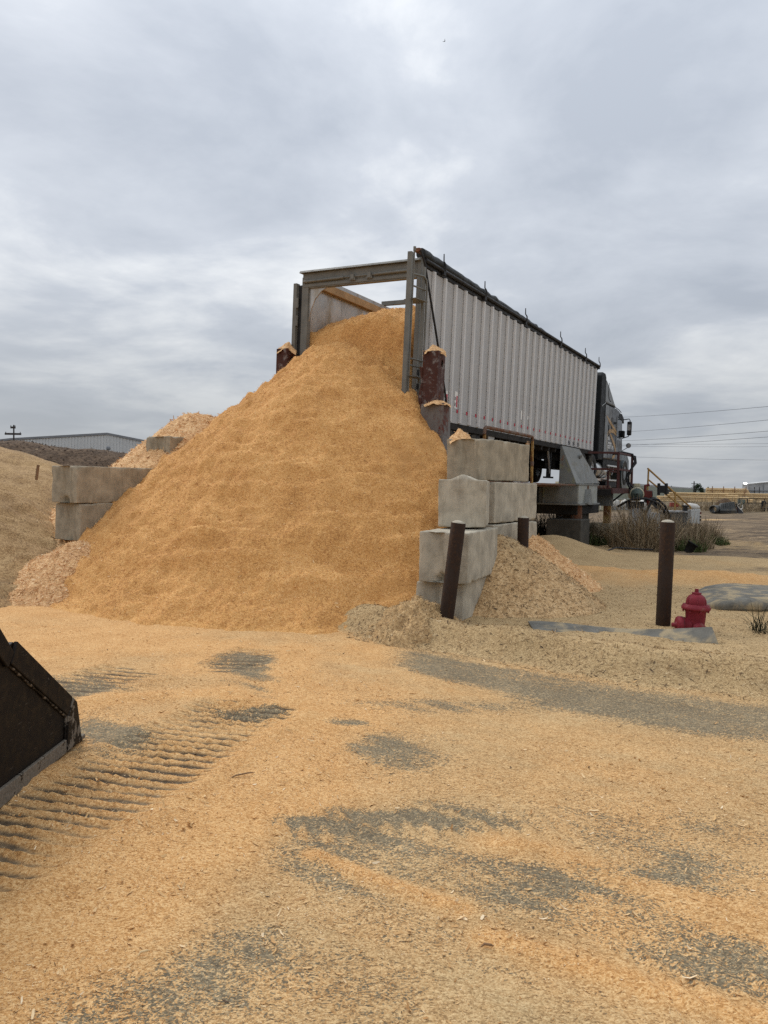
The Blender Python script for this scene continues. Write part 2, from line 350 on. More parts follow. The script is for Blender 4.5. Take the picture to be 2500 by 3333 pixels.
# ------------------------------------------------------------------ mesh builders
class MB:
    def __init__(s): s.v = []; s.f = []; s.sm = []
    def add(s, vs, fs, smooth=False):
        o = len(s.v); s.v += [tuple(v) for v in vs]
        for f in fs: s.f.append([i + o for i in f]); s.sm.append(smooth)
        return s
    def box(s, c, d, rot=None):
        hx, hy, hz = d[0] / 2, d[1] / 2, d[2] / 2
        vs = [Vector((x, y, z)) for x in (-hx, hx) for y in (-hy, hy) for z in (-hz, hz)]
        if rot is not None: vs = [rot @ v for v in vs]
        vs = [v + Vector(c) for v in vs]
        return s.add(vs, [(0, 1, 3, 2), (4, 6, 7, 5), (0, 4, 5, 1), (2, 3, 7, 6), (0, 2, 6, 4), (1, 5, 7, 3)])
    def bx(s, x0, x1, y0, y1, z0, z1):
        return s.box(((x0 + x1) / 2, (y0 + y1) / 2, (z0 + z1) / 2), (x1 - x0, y1 - y0, z1 - z0))
    def bar(s, a, b, w, h=None):
        """square bar between two points"""
        a, b = Vector(a), Vector(b); d = b - a
        return s.box((a + b) / 2, (w, h or w, d.length), d.to_track_quat('Z', 'Y').to_matrix())
    def tube(s, pts, r, n=10, caps=True):
        pts = [Vector(p) for p in pts]; rs = r if isinstance(r, (list, tuple)) else [r] * len(pts)
        rings = []; ref = None
        for i, p in enumerate(pts):
            t = (pts[min(i + 1, len(pts) - 1)] - pts[max(i - 1, 0)]).normalized()
            if ref is None:
                ref = t.orthogonal().normalized()
            else:
                ref = (ref - t * ref.dot(t)).normalized()
            b = t.cross(ref)
            rings.append([p + (ref * math.cos(2 * math.pi * k / n) + b * math.sin(2 * math.pi * k / n)) * rs[i] for k in range(n)])
        vs = [v for g in rings for v in g]; fs = []
        for i in range(len(pts) - 1):
            for k in range(n):
                fs.append((i * n + k, i * n + (k + 1) % n, (i + 1) * n + (k + 1) % n, (i + 1) * n + k))
        s.add(vs, fs, True)
        if caps:
            s.add(rings[0], [tuple(range(n))[::-1]]); s.add(rings[-1], [tuple(range(n))])
        return s
    def lathe(s, prof, n=24, axis='Z', c=(0, 0, 0), cap=True):
        """prof = [(radius, height)]"""
        def P(r, h, a):
            x, y = r * math.cos(a), r * math.sin(a)
            q = (x, y, h) if axis == 'Z' else ((h, x, y) if axis == 'X' else (y, h, x))
            return Vector(q) + Vector(c)
        vs = [P(r, h, 2 * math.pi * k / n) for r, h in prof for k in range(n)]; fs = []
        for i in range(len(prof) - 1):
            for k in range(n): fs.append((i * n + k, i * n + (k + 1) % n, (i + 1) * n + (k + 1) % n, (i + 1) * n + k))
        s.add(vs, fs, True)
        if cap:
            for i, rev in ((0, True), (len(prof) - 1, False)):
                if prof[i][0] > 1e-4:
                    ring = [P(prof[i][0], prof[i][1], 2 * math.pi * k / n) for k in range(n)]
                    s.add(ring, [tuple(range(n))[::-1] if rev else tuple(range(n))])
        return s
    def prism(s, poly, d0, d1, plane='YZ'):
        """polygon extruded along the axis left out of PLANE"""
        def P(a, b, d): return {'YZ': (d, a, b), 'XZ': (a, d, b), 'XY': (a, b, d)}[plane]
        n = len(poly); vs = [P(a, b, d0) for a, b in poly] + [P(a, b, d1) for a, b in poly]
        fs = [tuple(range(n))[::-1], tuple(range(n, 2 * n))] + [(i, (i + 1) % n, n + (i + 1) % n, n + i) for i in range(n)]
        return s.add(vs, fs)
    def mesh(s, name, mat):
        me = bpy.data.meshes.new(name); me.from_pydata(s.v, [], s.f); me.update()
        me.polygons.foreach_set('use_smooth', s.sm)
        bm = bmesh.new(); bm.from_mesh(me); bmesh.ops.recalc_face_normals(bm, faces=bm.faces); bm.to_mesh(me); bm.free()
        if mat: me.materials.append(MATS[mat])
        return me
    def build(s, name, mat, parent=None, loc=None, bevel=0.0):
        o = bpy.data.objects.new(name, s.mesh(name, mat)); col.objects.link(o)
        if parent: o.parent = parent
        if loc: o.location = loc
        if bevel:
            m = o.modifiers.new('bevel', 'BEVEL'); m.width = bevel; m.segments = 2; m.limit_method = 'ANGLE'; m.angle_limit = R(40)
        return o
def tag(o, label=None, cat=None, group=None, kind=None):
    if label: o['label'] = label
    if cat: o['category'] = cat
    if group: o['group'] = group
    if kind: o['kind'] = kind
    return o
def empty(name, loc=(0, 0, 0), rot=(0, 0, 0), label=None, cat=None, group=None):
    o = bpy.data.objects.new(name, None); col.objects.link(o); o.location = loc; o.rotation_euler = rot
    o.empty_display_size = 0.2
    return tag(o, label, cat, group)
def inst(o, parent=None, loc=None, rot=None):
    c = o.copy(); col.objects.link(c)
    if parent: c.parent = parent
    if loc is not None: c.location = loc
    if rot is not None: c.rotation_euler = rot
    return c
def text(name, body, size, mat, parent, loc, rot, extr=0.001):
    cu = bpy.data.curves.new(name, 'FONT'); cu.body = body; cu.size = size; cu.extrude = extr
    cu.space_line = 0.85; cu.offset = size * 0.018
    ob = bpy.data.objects.new(name, cu); col.objects.link(ob)
    dg = bpy.context.evaluated_depsgraph_get(); me = bpy.data.meshes.new_from_object(ob.evaluated_get(dg))
    bpy.data.objects.remove(ob); me.name = name
    me.materials.clear(); me.materials.append(MATS[mat])
    o = bpy.data.objects.new(name, me); col.objects.link(o)
    o.parent = parent; o.location = loc; o.rotation_euler = rot; return o
def np_mesh(name, verts, quads, mat, smooth=True, attrs=None):
    me = bpy.data.meshes.new(name); nv, nf = len(verts), len(quads); k = quads.shape[1]
    me.vertices.add(nv); me.vertices.foreach_set('co', np.ascontiguousarray(verts, dtype=np.float32).ravel())
    me.loops.add(nf * k); me.loops.foreach_set('vertex_index', np.ascontiguousarray(quads, dtype=np.int32).ravel())
    me.polygons.add(nf); me.polygons.foreach_set('loop_start', np.arange(0, nf * k, k, dtype=np.int32))
    me.polygons.foreach_set('loop_total', np.full(nf, k, dtype=np.int32))
    me.update(calc_edges=True)
    me.polygons.foreach_set('use_smooth', np.full(nf, smooth))
    for an, (ty, data) in (attrs or {}).items():
        a = me.attributes.new(an, ty, 'POINT')
        a.data.foreach_set('color' if ty == 'FLOAT_COLOR' else 'value', np.ascontiguousarray(data, dtype=np.float32).ravel())
    me.materials.append(MATS[mat])
    o = bpy.data.objects.new(name, me); col.objects.link(o); return o
def grid_quads(nx, ny):
    i = np.arange(nx * ny).reshape(ny, nx)
    return np.stack([i[:-1, :-1], i[:-1, 1:], i[1:, 1:], i[1:, :-1]], -1).reshape(-1, 4)

# ------------------------------------------------------------------ ground
BERM = [(-0.45, 8.85), (-0.19, 8.52), (0.81, 7.68), (1.63, 7.10), (2.35, 6.65), (3.3, 6.3), (6.0, 5.5), (14, 4.2)]
T1 = [(-2.15, 2.6), (-1.80, 3.5), (-1.58, 4.1), (-1.30, 4.93), (-0.95, 5.94)]
T2 = [(-2.95, 5.6), (-2.65, 6.2), (-2.24, 6.95)]
T3 = [(-1.42, 7.05), (-1.22, 7.9)]
#            x, y, rx, ry, amount      bare pavement showing through the chips
BARE = [(-1.22, 7.35, .38, .48, 1.1), (-0.98, 6.35, .30, .62, .75), (-0.80, 5.70, .20, .45, .85), (-2.62, 6.25, .55, .42, 1.0), (-1.88, 5.02, .28, .26, 1.25), (-2.0, 5.3, .3, .3, .6),
        (-0.28, 5.50, .20, .12, .7), (-0.15, 4.93, .42, .20, .85), (0.08, 4.60, .26, .12, .8), (-0.32, 3.85, .32, .13, .95),
        (0.16, 3.86, .32, .16, 1.05), (0.48, 3.90, .26, .13, .7), (-0.16, 3.50, .42, .22, .75), (0.70, 3.32, .30, .17, .8),
        (1.22, 3.38, .34, .20, .85), (-0.46, 2.82, .26, .13, .7), (-0.78, 2.50, .38, .18, .65), (1.35, 2.62, .34, .22, .55),
        (0.35, 5.95, .5, .14, .35), (0.85, 6.05, .55, .14, .35), (1.55, 4.0, .5, .3, .3), (-1.95, 3.2, .15, .5, .45)]
RIDGE = [([(-0.31, 3.50), (0.0, 3.27), (0.35, 3.06)], .045, .030, 0), ([(0.44, 2.87), (0.8, 2.67), (1.22, 2.45), (1.6, 2.3)], .06, .02, 0),
         ([(0.55, 3.66), (0.80, 3.60), (1.08, 3.38), (1.48, 3.05), (1.9, 2.8)], .07, .012, .55), ([(-0.92, 7.9), (-0.76, 6.4), (-0.60, 5.1), (-0.35, 4.3)], .20, .03, 0),
         ([(-2.3, 5.9), (-1.8, 6.1), (-1.3, 6.25), (-1.05, 5.9)], .12, .03, 0), ([(-1.2, 3.0), (-0.8, 4.0), (-0.6, 5.0)], .3, .01, 0)]
def berm_terms(x, y):
    d, al, sd = seg_dist(x, y, BERM); sgn = d * sd           # positive behind the berm's foot
    wob = 0.10 * fbm(x * 1.3, y * 1.3, 3, 5); sgn = sgn + wob
    on = sstep(-0.7, 0.1, x + 0.25)
    return sgn, on
def lugs(x, y):
    """prints of the loader's tyres: cross lugs along three tracks"""
    nz = 0.10 * fbm(x * 2.2, y * 2.2, 3, 55); out = []
    for pts, w, per, amp, sl in ((T1, .42, .108, .058, .25), (T2, .36, .115, .045, .2), (T3, .30, .130, .040, 0)):
        d, al, _ = seg_dist(x, y, pts)
        m = np.exp(-(d / w) ** 4) * sstep(0.0, 0.04, al + 0.02) * (1 - sstep(0.985, 1.0, al)) * (0.70 + 0.30 * np.clip(fbm(x * 2.3, y * 2.3, 2, 57) * 1.5 + .6, 0, 1))
        ph = (y + sl * x + nz * 0.30) / per
        li = np.floor(ph); across = np.floor(x * 4.5 + .5 * li)
        m = m * (1.0 if amp > .05 else .75) * (.72 + .38 * vn2(li * 1.7 + 3, across * 1.3, 62))
        out.append((m, np.abs((ph - np.floor(ph)) * 2 - 1), d, al, w, amp))
    return out
def zg(x, y):
    x = np.asarray(x, float); y = np.asarray(y, float)
    z = 0.03 * fbm(x * 0.35, y * 0.35, 3, 1) * sstep(9, 16, y)
    sgn, on = berm_terms(x, y)
    far = 1 - sstep(13, 24, y)
    ridge = np.exp(-((sgn - 0.50) / 0.30) ** 2) * 0.115 * (1 + .6 * fbm(x * 1.4, y * 1.4, 3, 6))
    z = z + on * (0.14 * sstep(0.0, 0.45, sgn) * far + ridge)
    z = z + on * sstep(0.0, 0.4, sgn) * 0.02 * fbm(x * 5, y * 5, 4, 8) * far
    # windrow of chips behind the bollards, low rises, far ruts
    d, a, _ = seg_dist(x, y, [(2.9, 15.2), (4.3, 14.0), (6.5, 13.3), (9, 13.2), (12, 12.6)])
    z = z + 0.20 * np.exp(-(d / 0.8) ** 2) * (0.75 + 0.4 * fbm(x * 1.5, y * 1.5, 3, 21))
    z = z + 0.50 * np.exp(-(((x - 4.3) / 1.2) ** 2 + ((y - 19.3) / 1.5) ** 2))
    z = z + 0.16 * np.exp(-(((x - 7.5) / 2.2) ** 2 + ((y - 17.5) / 1.2) ** 2))
    z = z + sstep(16, 26, y) * sstep(3, 8, x) * (0.17 * fbm(x * 0.5, y * 0.28, 4, 31) + 0.10 * fbm(x * 2.2, y * 0.9, 4, 33, .6)) * (1 - sstep(80, 160, y))
    d, a, _ = seg_dist(x, y, [(12.6, 23.6), (13.5, 23.0), (15, 22.6), (18, 22.4)])
    z = z + 0.28 * np.exp(-(d / 0.40) ** 2)
    z = z + 0.07 * fbm(x * .8, y * .8, 3, 41) * sstep(-3.5, -6, x)
    # near field: tyre prints, ridges, crumbs
    near = 1 - sstep(9, 14, y)
    z = z + near * 0.007 * fbm(x * 4, y * 4, 4, 51)
    for m, sw, d, al, w, amp in lugs(x, y):
        z = z + m * amp * (sw ** 1.8 - 0.45)
        z = z + 0.03 * np.exp(-((d - w * 1.12) / .09) ** 2) * (amp / .058) * sstep(0.0, 0.1, al) * (1 - sstep(.97, 1, al))
    xx = x + 0.25 * (y - 3.85)
    m = np.exp(-(((x - .1) / .9) ** 4 + ((y - 3.86) / .22) ** 4)) + .8 * np.exp(-(((x - 1.35) / .55) ** 4 + ((y - 2.66) / .3) ** 4))
    z = z + m * 0.012 * np.sin(2 * np.pi * (xx + .03 * fbm(x * 3, y * 3, 3, 55)) / 0.105)
    for pts, w, h, _ in RIDGE:
        d, al, _s = seg_dist(x, y, pts)
        z = z + h * np.exp(-(d / w) ** 2) * sstep(0, .1, al + .03) * (1 - sstep(.93, 1.0, al)) * (0.7 + 0.5 * fbm(x * 6, y * 6, 2, 61))
    return z
def streaks(x, y):
    u, v = x * .84 - y * .54, x * .54 + y * .84
    w = .25 * fbm(x * .8, y * .8, 2, 74)
    return fbm(u * .9, (v + w) * 5.5, 4, 75, .6)
def cover_of(x, y):
    c = np.full(np.shape(x), 1.0)
    wx = x + 0.12 * fbm(x * 3, y * 3, 3, 71); wy = y + 0.12 * fbm(x * 3 + 40, y * 3, 3, 72)
    stk = streaks(x * 1.3, y * 1.3)
    for bx, by, rx, ry, am in BARE:
        rx, ry, am = rx * 1.2, ry * 1.2, am * (.78 if by < 4.7 else .95)
        c = c - am * np.exp(-(((wx - bx) / rx) ** 2 + ((wy - by) / ry) ** 2) ** 1.1) * (.80 + 1.1 * stk)
    c = c - 0.42 * np.clip(fbm(x * 1.1, y * 1.1, 4, 73), 0, 1) * sstep(-1.2, -.2, x) * (1 - sstep(4.6, 6, y))
    for bx, by, rx, ry, am in ((.15, 3.75, .95, .30, .38), (.55, 3.35, 1.0, .28, .30), (-.55, 2.75, .7, .35, .30), (1.3, 2.75, .6, .4, .32), (-.1, 4.9, .5, .35, .25), (.7, 5.95, 1.1, .3, .34), (-1.0, 6.4, .35, .9, .25)):
        c = c - .68 * am * np.exp(-(((wx - bx) / rx) ** 2 + ((wy - by) / ry) ** 2))
    c = c + .40 * streaks(x, y) * sstep(-1.6, -.2, x) * (1 - sstep(7.5, 9, y)) - .06
    m = np.exp(-(((x - .1) / .9) ** 4 + ((y - 3.86) / .22) ** 4))
    c = c + m * (0.16 + .25 * np.clip(fbm(x * 2.5, y * 2.5, 2, 76), 0, 1)) * np.sin(2 * np.pi * (x + 0.25 * (y - 3.85) + .03 * fbm(x * 3, y * 3, 3, 55)) / 0.105)
    sgn, on = berm_terms(x, y)
    wid = 0.38 + 0.16 * sstep(0, 3, x)
    wid = wid * 1.25
    lane = np.exp(-((sgn + wid) / (wid * .85)) ** 4) * on * sstep(-.1, .5, x)
    c = c - lane * 0.78
    for pts, w, h, t in RIDGE:
        d, al, _s = seg_dist(x, y, pts); c = c + 0.9 * np.exp(-(d / (w * 1.3)) ** 2)
    return np.clip(c, -0.2, 1.2), sgn, on, lane
def axis(parts):
    out = [parts[0][0]]
    for a, b, st in parts:
        n = max(1, int(round((b - a) / st))); out += list(np.linspace(a, b, n + 1)[1:])
    return np.array(out)
gx = np.concatenate([-np.geomspace(1500, 9.0, 34), axis([(-8.9, -3.4, .09), (-3.4, 2.6, .026), (2.6, 5.5, .045), (5.5, 16, .10)]), np.geomspace(16.5, 1500, 46)])
gy = np.concatenate([[-400, -120, -40, -12, -4, 0.0, 1.0], axis([(1.6, 8.6, .024), (8.6, 10.6, .045), (10.6, 18, .09)]), np.geomspace(18.15, 1800, 150)])
X, Y = np.meshgrid(gx, gy); x, y = X.ravel(), Y.ravel()
z = zg(x, y); z = z * (1 - sstep(200, 400, np.abs(x))) 
cov, sgn, on, lane = cover_of(x, y)
# tone: 0 = fresh orange, 1 = weathered tan;  mud: 0..1, plus painted shade in the lug valleys
tone = 0.34 + 0.75 * fbm(x * .7, y * .7, 5, 81, .6)
tone = tone + .35 * streaks(x, y) * sstep(-1.6, -.2, x) * (1 - sstep(7.5, 9, y))
tone = np.where(x < -0.3, tone - 0.30 * sstep(-0.3, -1.4, x), tone + .24 * sstep(-.3, .6, x))
tone = tone + on * sstep(-0.05, 0.15, sgn) * 0.72 * (1 - sstep(9.5, 14, y) * .25)
tone = tone + on * np.exp(-((sgn - .25) / .30) ** 2) * .35
for pts, w, h, tt in RIDGE:
    d, al, _s = seg_dist(x, y, pts); f = np.exp(-(d / (w * 1.25)) ** 2); tone = tone * (1 - f) + (tt * .5 - .12) * f
lug_dirt_shade = np.zeros_like(x)
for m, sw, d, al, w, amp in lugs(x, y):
    tone = tone + m * (.85 - 1.25 * sw); cov = cov - m * .25 * (1 - sw); lug_dirt_shade = lug_dirt_shade + m * (1 - sw) ** 1.2 * 1.6 * np.clip(.95 + .6 * fbm(x * 2, y * 2, 3, 58), .55, 1.25)  # packed dirt, and painted shade deepening the valleys between lugs
d, a, _ = seg_dist(x, y, [(2.9, 15.2), (4.3, 14.0), (6.5, 13.3), (9, 13.2), (12, 12.6)])
tone = tone - .8 * np.exp(-(d / .9) ** 2)
d2, a, _ = seg_dist(x, y, [(12.6, 23.6), (13.5, 23.0), (15, 22.6), (18, 22.4)])
mud = sstep(15.5, 21, y + 1.6 * fbm(x * .6, y * .6, 3, 91)) * sstep(4.5, 9.5, x + 1.5 * fbm(x * .5, y * .3, 3, 92)) * (0.72 + .5 * fbm(x * .35, y * .2, 4, 93))
mud = mud + .5 * np.exp(-(((x - 8.6) / 2.6) ** 2 + ((y - 15.6) / .7) ** 2))
mud = np.maximum(mud, sstep(26, 34, y) * .75); mud = np.maximum(mud, sstep(-5.8, -7.5, x) * sstep(12, 9, y) * .25)
mud = mud * (1 - np.exp(-(d2 / .45) ** 2))
for pts in ([(11.5, 33), (13, 30.5), (15.5, 28.5), (20, 27)], [(12.6, 40), (14, 36), (18, 33), (24, 31)], [(16, 47), (24, 45), (40, 44)], [(26, 58), (31, 57), (37, 57)]):
    dd, a, _ = seg_dist(x, y, pts); mud = mud * (1 - .85 * np.exp(-(dd / (.010 * y)) ** 2))
mud = mud + lug_dirt_shade + on * np.exp(-((sgn - .18) / .30) ** 2) * .34 * np.clip(.75 + .8 * fbm(x * 1.7, y * 1.7, 3, 97), .1, 1.3) * (1 - sstep(12, 16, y))  # adds the lug darkening and a browner berm front
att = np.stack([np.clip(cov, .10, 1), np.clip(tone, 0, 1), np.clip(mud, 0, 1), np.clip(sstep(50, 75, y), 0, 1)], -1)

t = NT('ground_cover')
pos = t.co
sepc = t.n('ShaderNodeSeparateColor'); a_node = t.n('ShaderNodeAttribute'); a_node.attribute_name = 'mask'
t.l(a_node.outputs['Color'], sepc.inputs[0])
g_cov, g_tone, g_mud_shade, g_far = sepc.outputs[0], sepc.outputs[1], sepc.outputs[2], a_node.outputs['Alpha']
fine = t.noise(110, 3, 0.7); med = t.noise(14, 4, 0.65); big = t.noise(2.2, 5, 0.6, .3)
vo = t.n('ShaderNodeTexVoronoi'); vo.inputs['Scale'].default_value = 150; t.l(pos, vo.inputs['Vector'])
vs = t.n('ShaderNodeSeparateColor'); t.l(vo.outputs['Color'], vs.inputs[0])
vo2 = t.n('ShaderNodeTexVoronoi'); vo2.inputs['Scale'].default_value = 72
mpv = t.n('ShaderNodeMapping'); mpv.inputs['Scale'].default_value = (1.0, 2.4, 1.0); mpv.inputs['Rotation'].default_value = (0, 0, .5)
wv = t.n('ShaderNodeMix', data_type='RGBA'); wv.inputs[0].default_value = .12
nzc = t.n('ShaderNodeTexNoise'); nzc.inputs['Scale'].default_value = 6; t.l(pos, nzc.inputs['Vector'])
t.l(pos, wv.inputs[6]); t.l(nzc.outputs['Color'], wv.inputs[7]); t.l(wv.outputs[2], mpv.inputs[0]); t.l(mpv.outputs[0], vo2.inputs['Vector'])
vs2 = t.n('ShaderNodeSeparateColor'); t.l(vo2.outputs['Color'], vs2.inputs[0])
gv = t.math('ADD', t.math('MULTIPLY', vs.outputs[0], .38), t.math('ADD', t.math('MULTIPLY', vs2.outputs[0], .30), t.math('MULTIPLY', big, .32)))
c_or = t.ramp(gv, [(0.18, (0.34, 0.158, 0.05)), (0.45, (0.58, 0.311, 0.114)), (0.75, (0.76, 0.49, 0.230))])
c_tan = t.ramp(gv, [(0.18, (0.20, 0.13, 0.064)), (0.45, (0.415, 0.282, 0.138)), (0.75, (0.60, 0.44, 0.238))])
mudn = t.noise(1.1, 7, 0.68, 0.6, stretch=(0.45, 1.6, 1.0))
c_mud_shade = t.ramp(t.math('ADD', t.math('MULTIPLY', med, .35), t.math('MULTIPLY', mudn, .65)), [(0.34, (0.045, 0.032, 0.022)), (0.47, (0.115, 0.082, 0.052)), (0.55, (0.21, 0.15, 0.09)), (0.66, (0.36, 0.26, 0.15))])
c_asp = t.ramp(gv, [(0.2, (0.105, 0.082, 0.053)), (0.45, (0.165, 0.131, 0.083)), (0.62, (0.25, 0.20, 0.125)), (0.8, (0.42, 0.33, 0.20))])
tn = t.math('ADD', g_tone, t.math('MULTIPLY', t.math('SUBTRACT', med, .5), .5), True)
cc = t.mix(tn, c_or, c_tan)
# sparse dark bark crumbs
cc = t.mix(t.mr(t.voro(9.0), .0, .045, .75, 0.0), cc, (0.06, 0.035, 0.022))
cell = t.math('ADD', t.math('MULTIPLY', vs.outputs[1], .42), t.math('ADD', t.math('MULTIPLY', vs2.outputs[0], .33), t.math('MULTIPLY', med, .5)))
cn = t.math('ADD', g_cov, t.math('MULTIPLY', t.math('SUBTRACT', cell, .60), 1.25))
cf = t.mr(cn, .28, .60)
cc = t.mix(cf, c_asp, cc)
mf = t.mr(t.math('ADD', g_mud_shade, t.math('MULTIPLY', t.math('SUBTRACT', big, .5), .7)), .25, .65)
cc = t.mix(mf, cc, c_mud_shade)
cfar = t.ramp(t.noise(.08, 5, .6), [(0.35, (0.12, 0.10, 0.06)), (0.65, (0.20, 0.16, 0.10))])
cc = t.mix(t.math('MULTIPLY', g_far, .7), cc, cfar)
t.col(cc); t.rough(.92); t.b.inputs['Specular IOR Level'].default_value = .2
hb = t.math('ADD', t.math('MULTIPLY', fine, .4), t.math('ADD', t.math('MULTIPLY', t.noise(45, 4, .65), .5), t.math('MULTIPLY', vs2.outputs[1], .25)))
t.bump(t.math('MULTIPLY', hb, t.mr(cf, 0, 1, .4, 1.0)), .7, .011)
MATS['ground_cover'] = t.m
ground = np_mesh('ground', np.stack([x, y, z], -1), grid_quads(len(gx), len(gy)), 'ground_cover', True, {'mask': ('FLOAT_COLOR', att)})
tag(ground, kind='structure')

# ------------------------------------------------------------------ heaps
U = np.array([.486, .874]); W = np.array([.874, -.486]); R0 = np.array([.545, 13.8]); MC = R0 - 1.295 * W
YAW = -math.atan2(.486, .874)
def cone(ax, ay, h, slope, rr):
    return lambda x, y: h - slope * (np.sqrt((x - ax) ** 2 + (y - ay) ** 2 + rr * rr) - rr)
def heap_mesh(name, fn, x0, x1, y0, y1, st, mat, amp=.03, sc_=3.0, seed=1, floor=None, yaw=0.0, org=(0, 0), split=None):
    ax_, ay_ = np.arange(x0, x1 + st, st), np.arange(y0, y1 + st, st)
    A, B = np.meshgrid(ax_, ay_); a, b = A.ravel(), B.ravel()
    x = org[0] + a * math.cos(yaw) - b * math.sin(yaw); y = org[1] + a * math.sin(yaw) + b * math.cos(yaw)
    wx = x + .05 * fbm(x * 6, y * 6, 2, seed + 3)
    nzv = fbm(x * sc_, y * sc_, 5, seed, .6) * amp + amp * .45 * fbm(x * sc_ * 5, y * sc_ * 5, 3, seed + 9, .6)
    z = fn(wx, y) + nzv
    g = (zg(x, y) if floor is None else np.full(x.shape, floor))
    keep = (z > g - .05)
    q = grid_quads(len(ax_), len(ay_)); q = q[keep[q].any(1)]
    z = np.maximum(z, g - .06)
    if split is not None: q = q[~((np.ptp(z[q], axis=1) > .35) & (b[q].mean(1) > split))]    # the load ends at the trailer's walls
    used, inv = np.unique(q.ravel(), return_inverse=True)
    vv = np.stack([x, y, z], -1)[used]
    o = np_mesh(name, vv, inv.reshape(-1, 4), mat)
    return o, vv
CHIPSITES = []
# --- the great heap spilling out of the trailer, with what is still inside it
PK = np.array([-0.90, 14.60])
def pile_fn_st(x, y):
    s = (x - MC[0]) * U[0] + (y - MC[1]) * U[1]; tt = (x - MC[0]) * W[0] + (y - MC[1]) * W[1]
    r = np.hypot(x - PK[0], y - PK[1])
    th = np.arctan2(y - PK[1], x - PK[0])
    z = 5.12 - .915 * np.sqrt(r * r + .55)
    z = z + .10 * np.sin(th * 7 + 1.0) * sstep(.6, 3, r) * .5
    z = z + np.where(z < .6, .24 * np.maximum(.6 - z, 0) ** 1.5, 0)
    z = z + (.17 * np.abs(fbm(th * 2.3 + .3 * r, r * 3.4, 4, 214, .55)) - .04) * sstep(.1, .7, r) * sstep(.0, .5, z)
    z = z + (.07 * fbm(th * 2.6, r * 2.2, 4, 211, .6) + .10 * fbm(x * .8, y * .8, 3, 212)) * sstep(.3, 1.2, r) * sstep(.0, .5, z)
    tc_ = np.interp(s, [-5.5, -4.4, -2.1, -.9, -.6], [3.75, 3.45, 2.98, 2.30, 1.62])
    z = z - 4.0 * np.maximum(0, tt - tc_)
    z = z - np.where(tt > -1.7, 2.4, .9) * np.maximum(0, s - .30)
    z = z - 1.6 * np.maximum(0, -3.05 - tt) * sstep(-4.3, -3.6, s)
    return z, s, tt
def pile_fn(x, y):
    z, s, tt = pile_fn_st(x, y)
    load = np.interp(s, [-.9, -.35, -.05, .05, .20, .6, 1.2, 2.0, 3.0, 5.0, 13], [2.6, 3.7, 4.2, 4.45, 4.90, 5.00, 5.12, 5.30, 5.48, 5.58, 5.5])
    load = load + .12 * (1 - (tt / 1.25) ** 2) * sstep(.0, .9, s)
    load = load + .05 * np.cos(tt * 2.2) + .05 * tt + .16 * np.abs(fbm(x * 2.2, y * 2.2, 3, 205)) - .03 + .05 * fbm(x * 6, y * 6, 3, 206)
    inside = (s > -.05) & (tt < 1.195) & (tt > -1.205)
    return np.where(inside, np.maximum(load, z), z)
pile, pv = heap_mesh('sawdust_pile', pile_fn, -4.9, 3.9, -6.6, 7.0, .04, 'orange_sawdust', .095, 2.3, 101, yaw=YAW, org=tuple(MC), split=.30)
tag(pile, 'great heap of fresh orange sawdust spilling out of the open trailer', 'pile')

def small_heap(name, ap, h, slope, mat, label, rr=.25, st=.04, amp=.035, sc_=3.5, seed=1, zabs=True, group=None, cat='pile', ext=None, shape=None):
    g0 = float(zg(np.array([ap[0]]), np.array([ap[1]]))[0])
    top = h
    ex = ext or (top / slope + rr + .3)
    fn = cone(ap[0], ap[1], top, slope, rr)
    f2 = shape(fn) if shape else fn
    o, v = heap_mesh(name, f2, ap[0] - ex, ap[0] + ex, ap[1] - ex, ap[1] + ex, st, mat, amp, sc_, seed)
    return tag(o, label, cat, group), v
_, v_sh = small_heap('shavings_heap', (-3.75, 15.35), 3.16, .86, 'pink_shavings', 'tall mound of curly pink wood shavings overflowing the wall behind the left blocks', .45, .05, .09, 2.4, 11)
_, v_pk = small_heap('shavings_heap', (-4.72, 11.75), .80, .70, 'pink_shavings', 'low apron of pinkish shavings at the foot of the left block wall', .35, .035, .05, 3, 12)
_, v_s1 = small_heap('chip_heap', (1.62, 10.75), 1.08, .72, 'peach_sawdust', 'sloping spill of pale chips between the block wall and the upright bollard', .22, .035, .035, 3, 13)
_, v_s2 = small_heap('chip_heap', (2.2, 12.55), 1.08, .82, 'pink_shavings', 'steep peach coloured chip heap just behind the upright bollard by the wall', .3, .04, .05, 3, 14)
_, v_ft = small_heap('chip_heap', (.40, 8.80), .44, .80, 'clumpy_sawdust', 'lumpy tan heap at the foot of the leaning bollard', .15, .025, .10, 4.5, 15)
_, v_ma = small_heap('sawdust_mound', (-9.6, 17.2), 2.58, .48, 'tan_sawdust', 'weathered tan sawdust mound running behind the left block wall', 1.6, .10, .10, 1.0, 16)
_, v_mb = small_heap('sawdust_mound', (-8.75, 13.1), 2.35, .60, 'tan_sawdust', 'nearer tan sawdust mound at the left edge of the picture', .7, .06, .12, 1.1, 17)
def ridge_fn(x, y):
    d = np.abs(y - (31 + .06 * x)); top = 3.08 + .30 * np.sin(x * .33 + .9) * 1.0 + .25 * fbm(x * .35, y * .3, 3, 301)
    top = top * sstep(-2.0, -7.0, x)
    return top - .55 * (np.sqrt(d * d + .8) - .9)
bark, v_bk = heap_mesh('bark_mound', ridge_fn, -40, 0, 23, 40, .25, 'dark_bark', .08, .9, 18)
tag(bark, 'long dark brown bark mound in front of the white shed', 'mound')

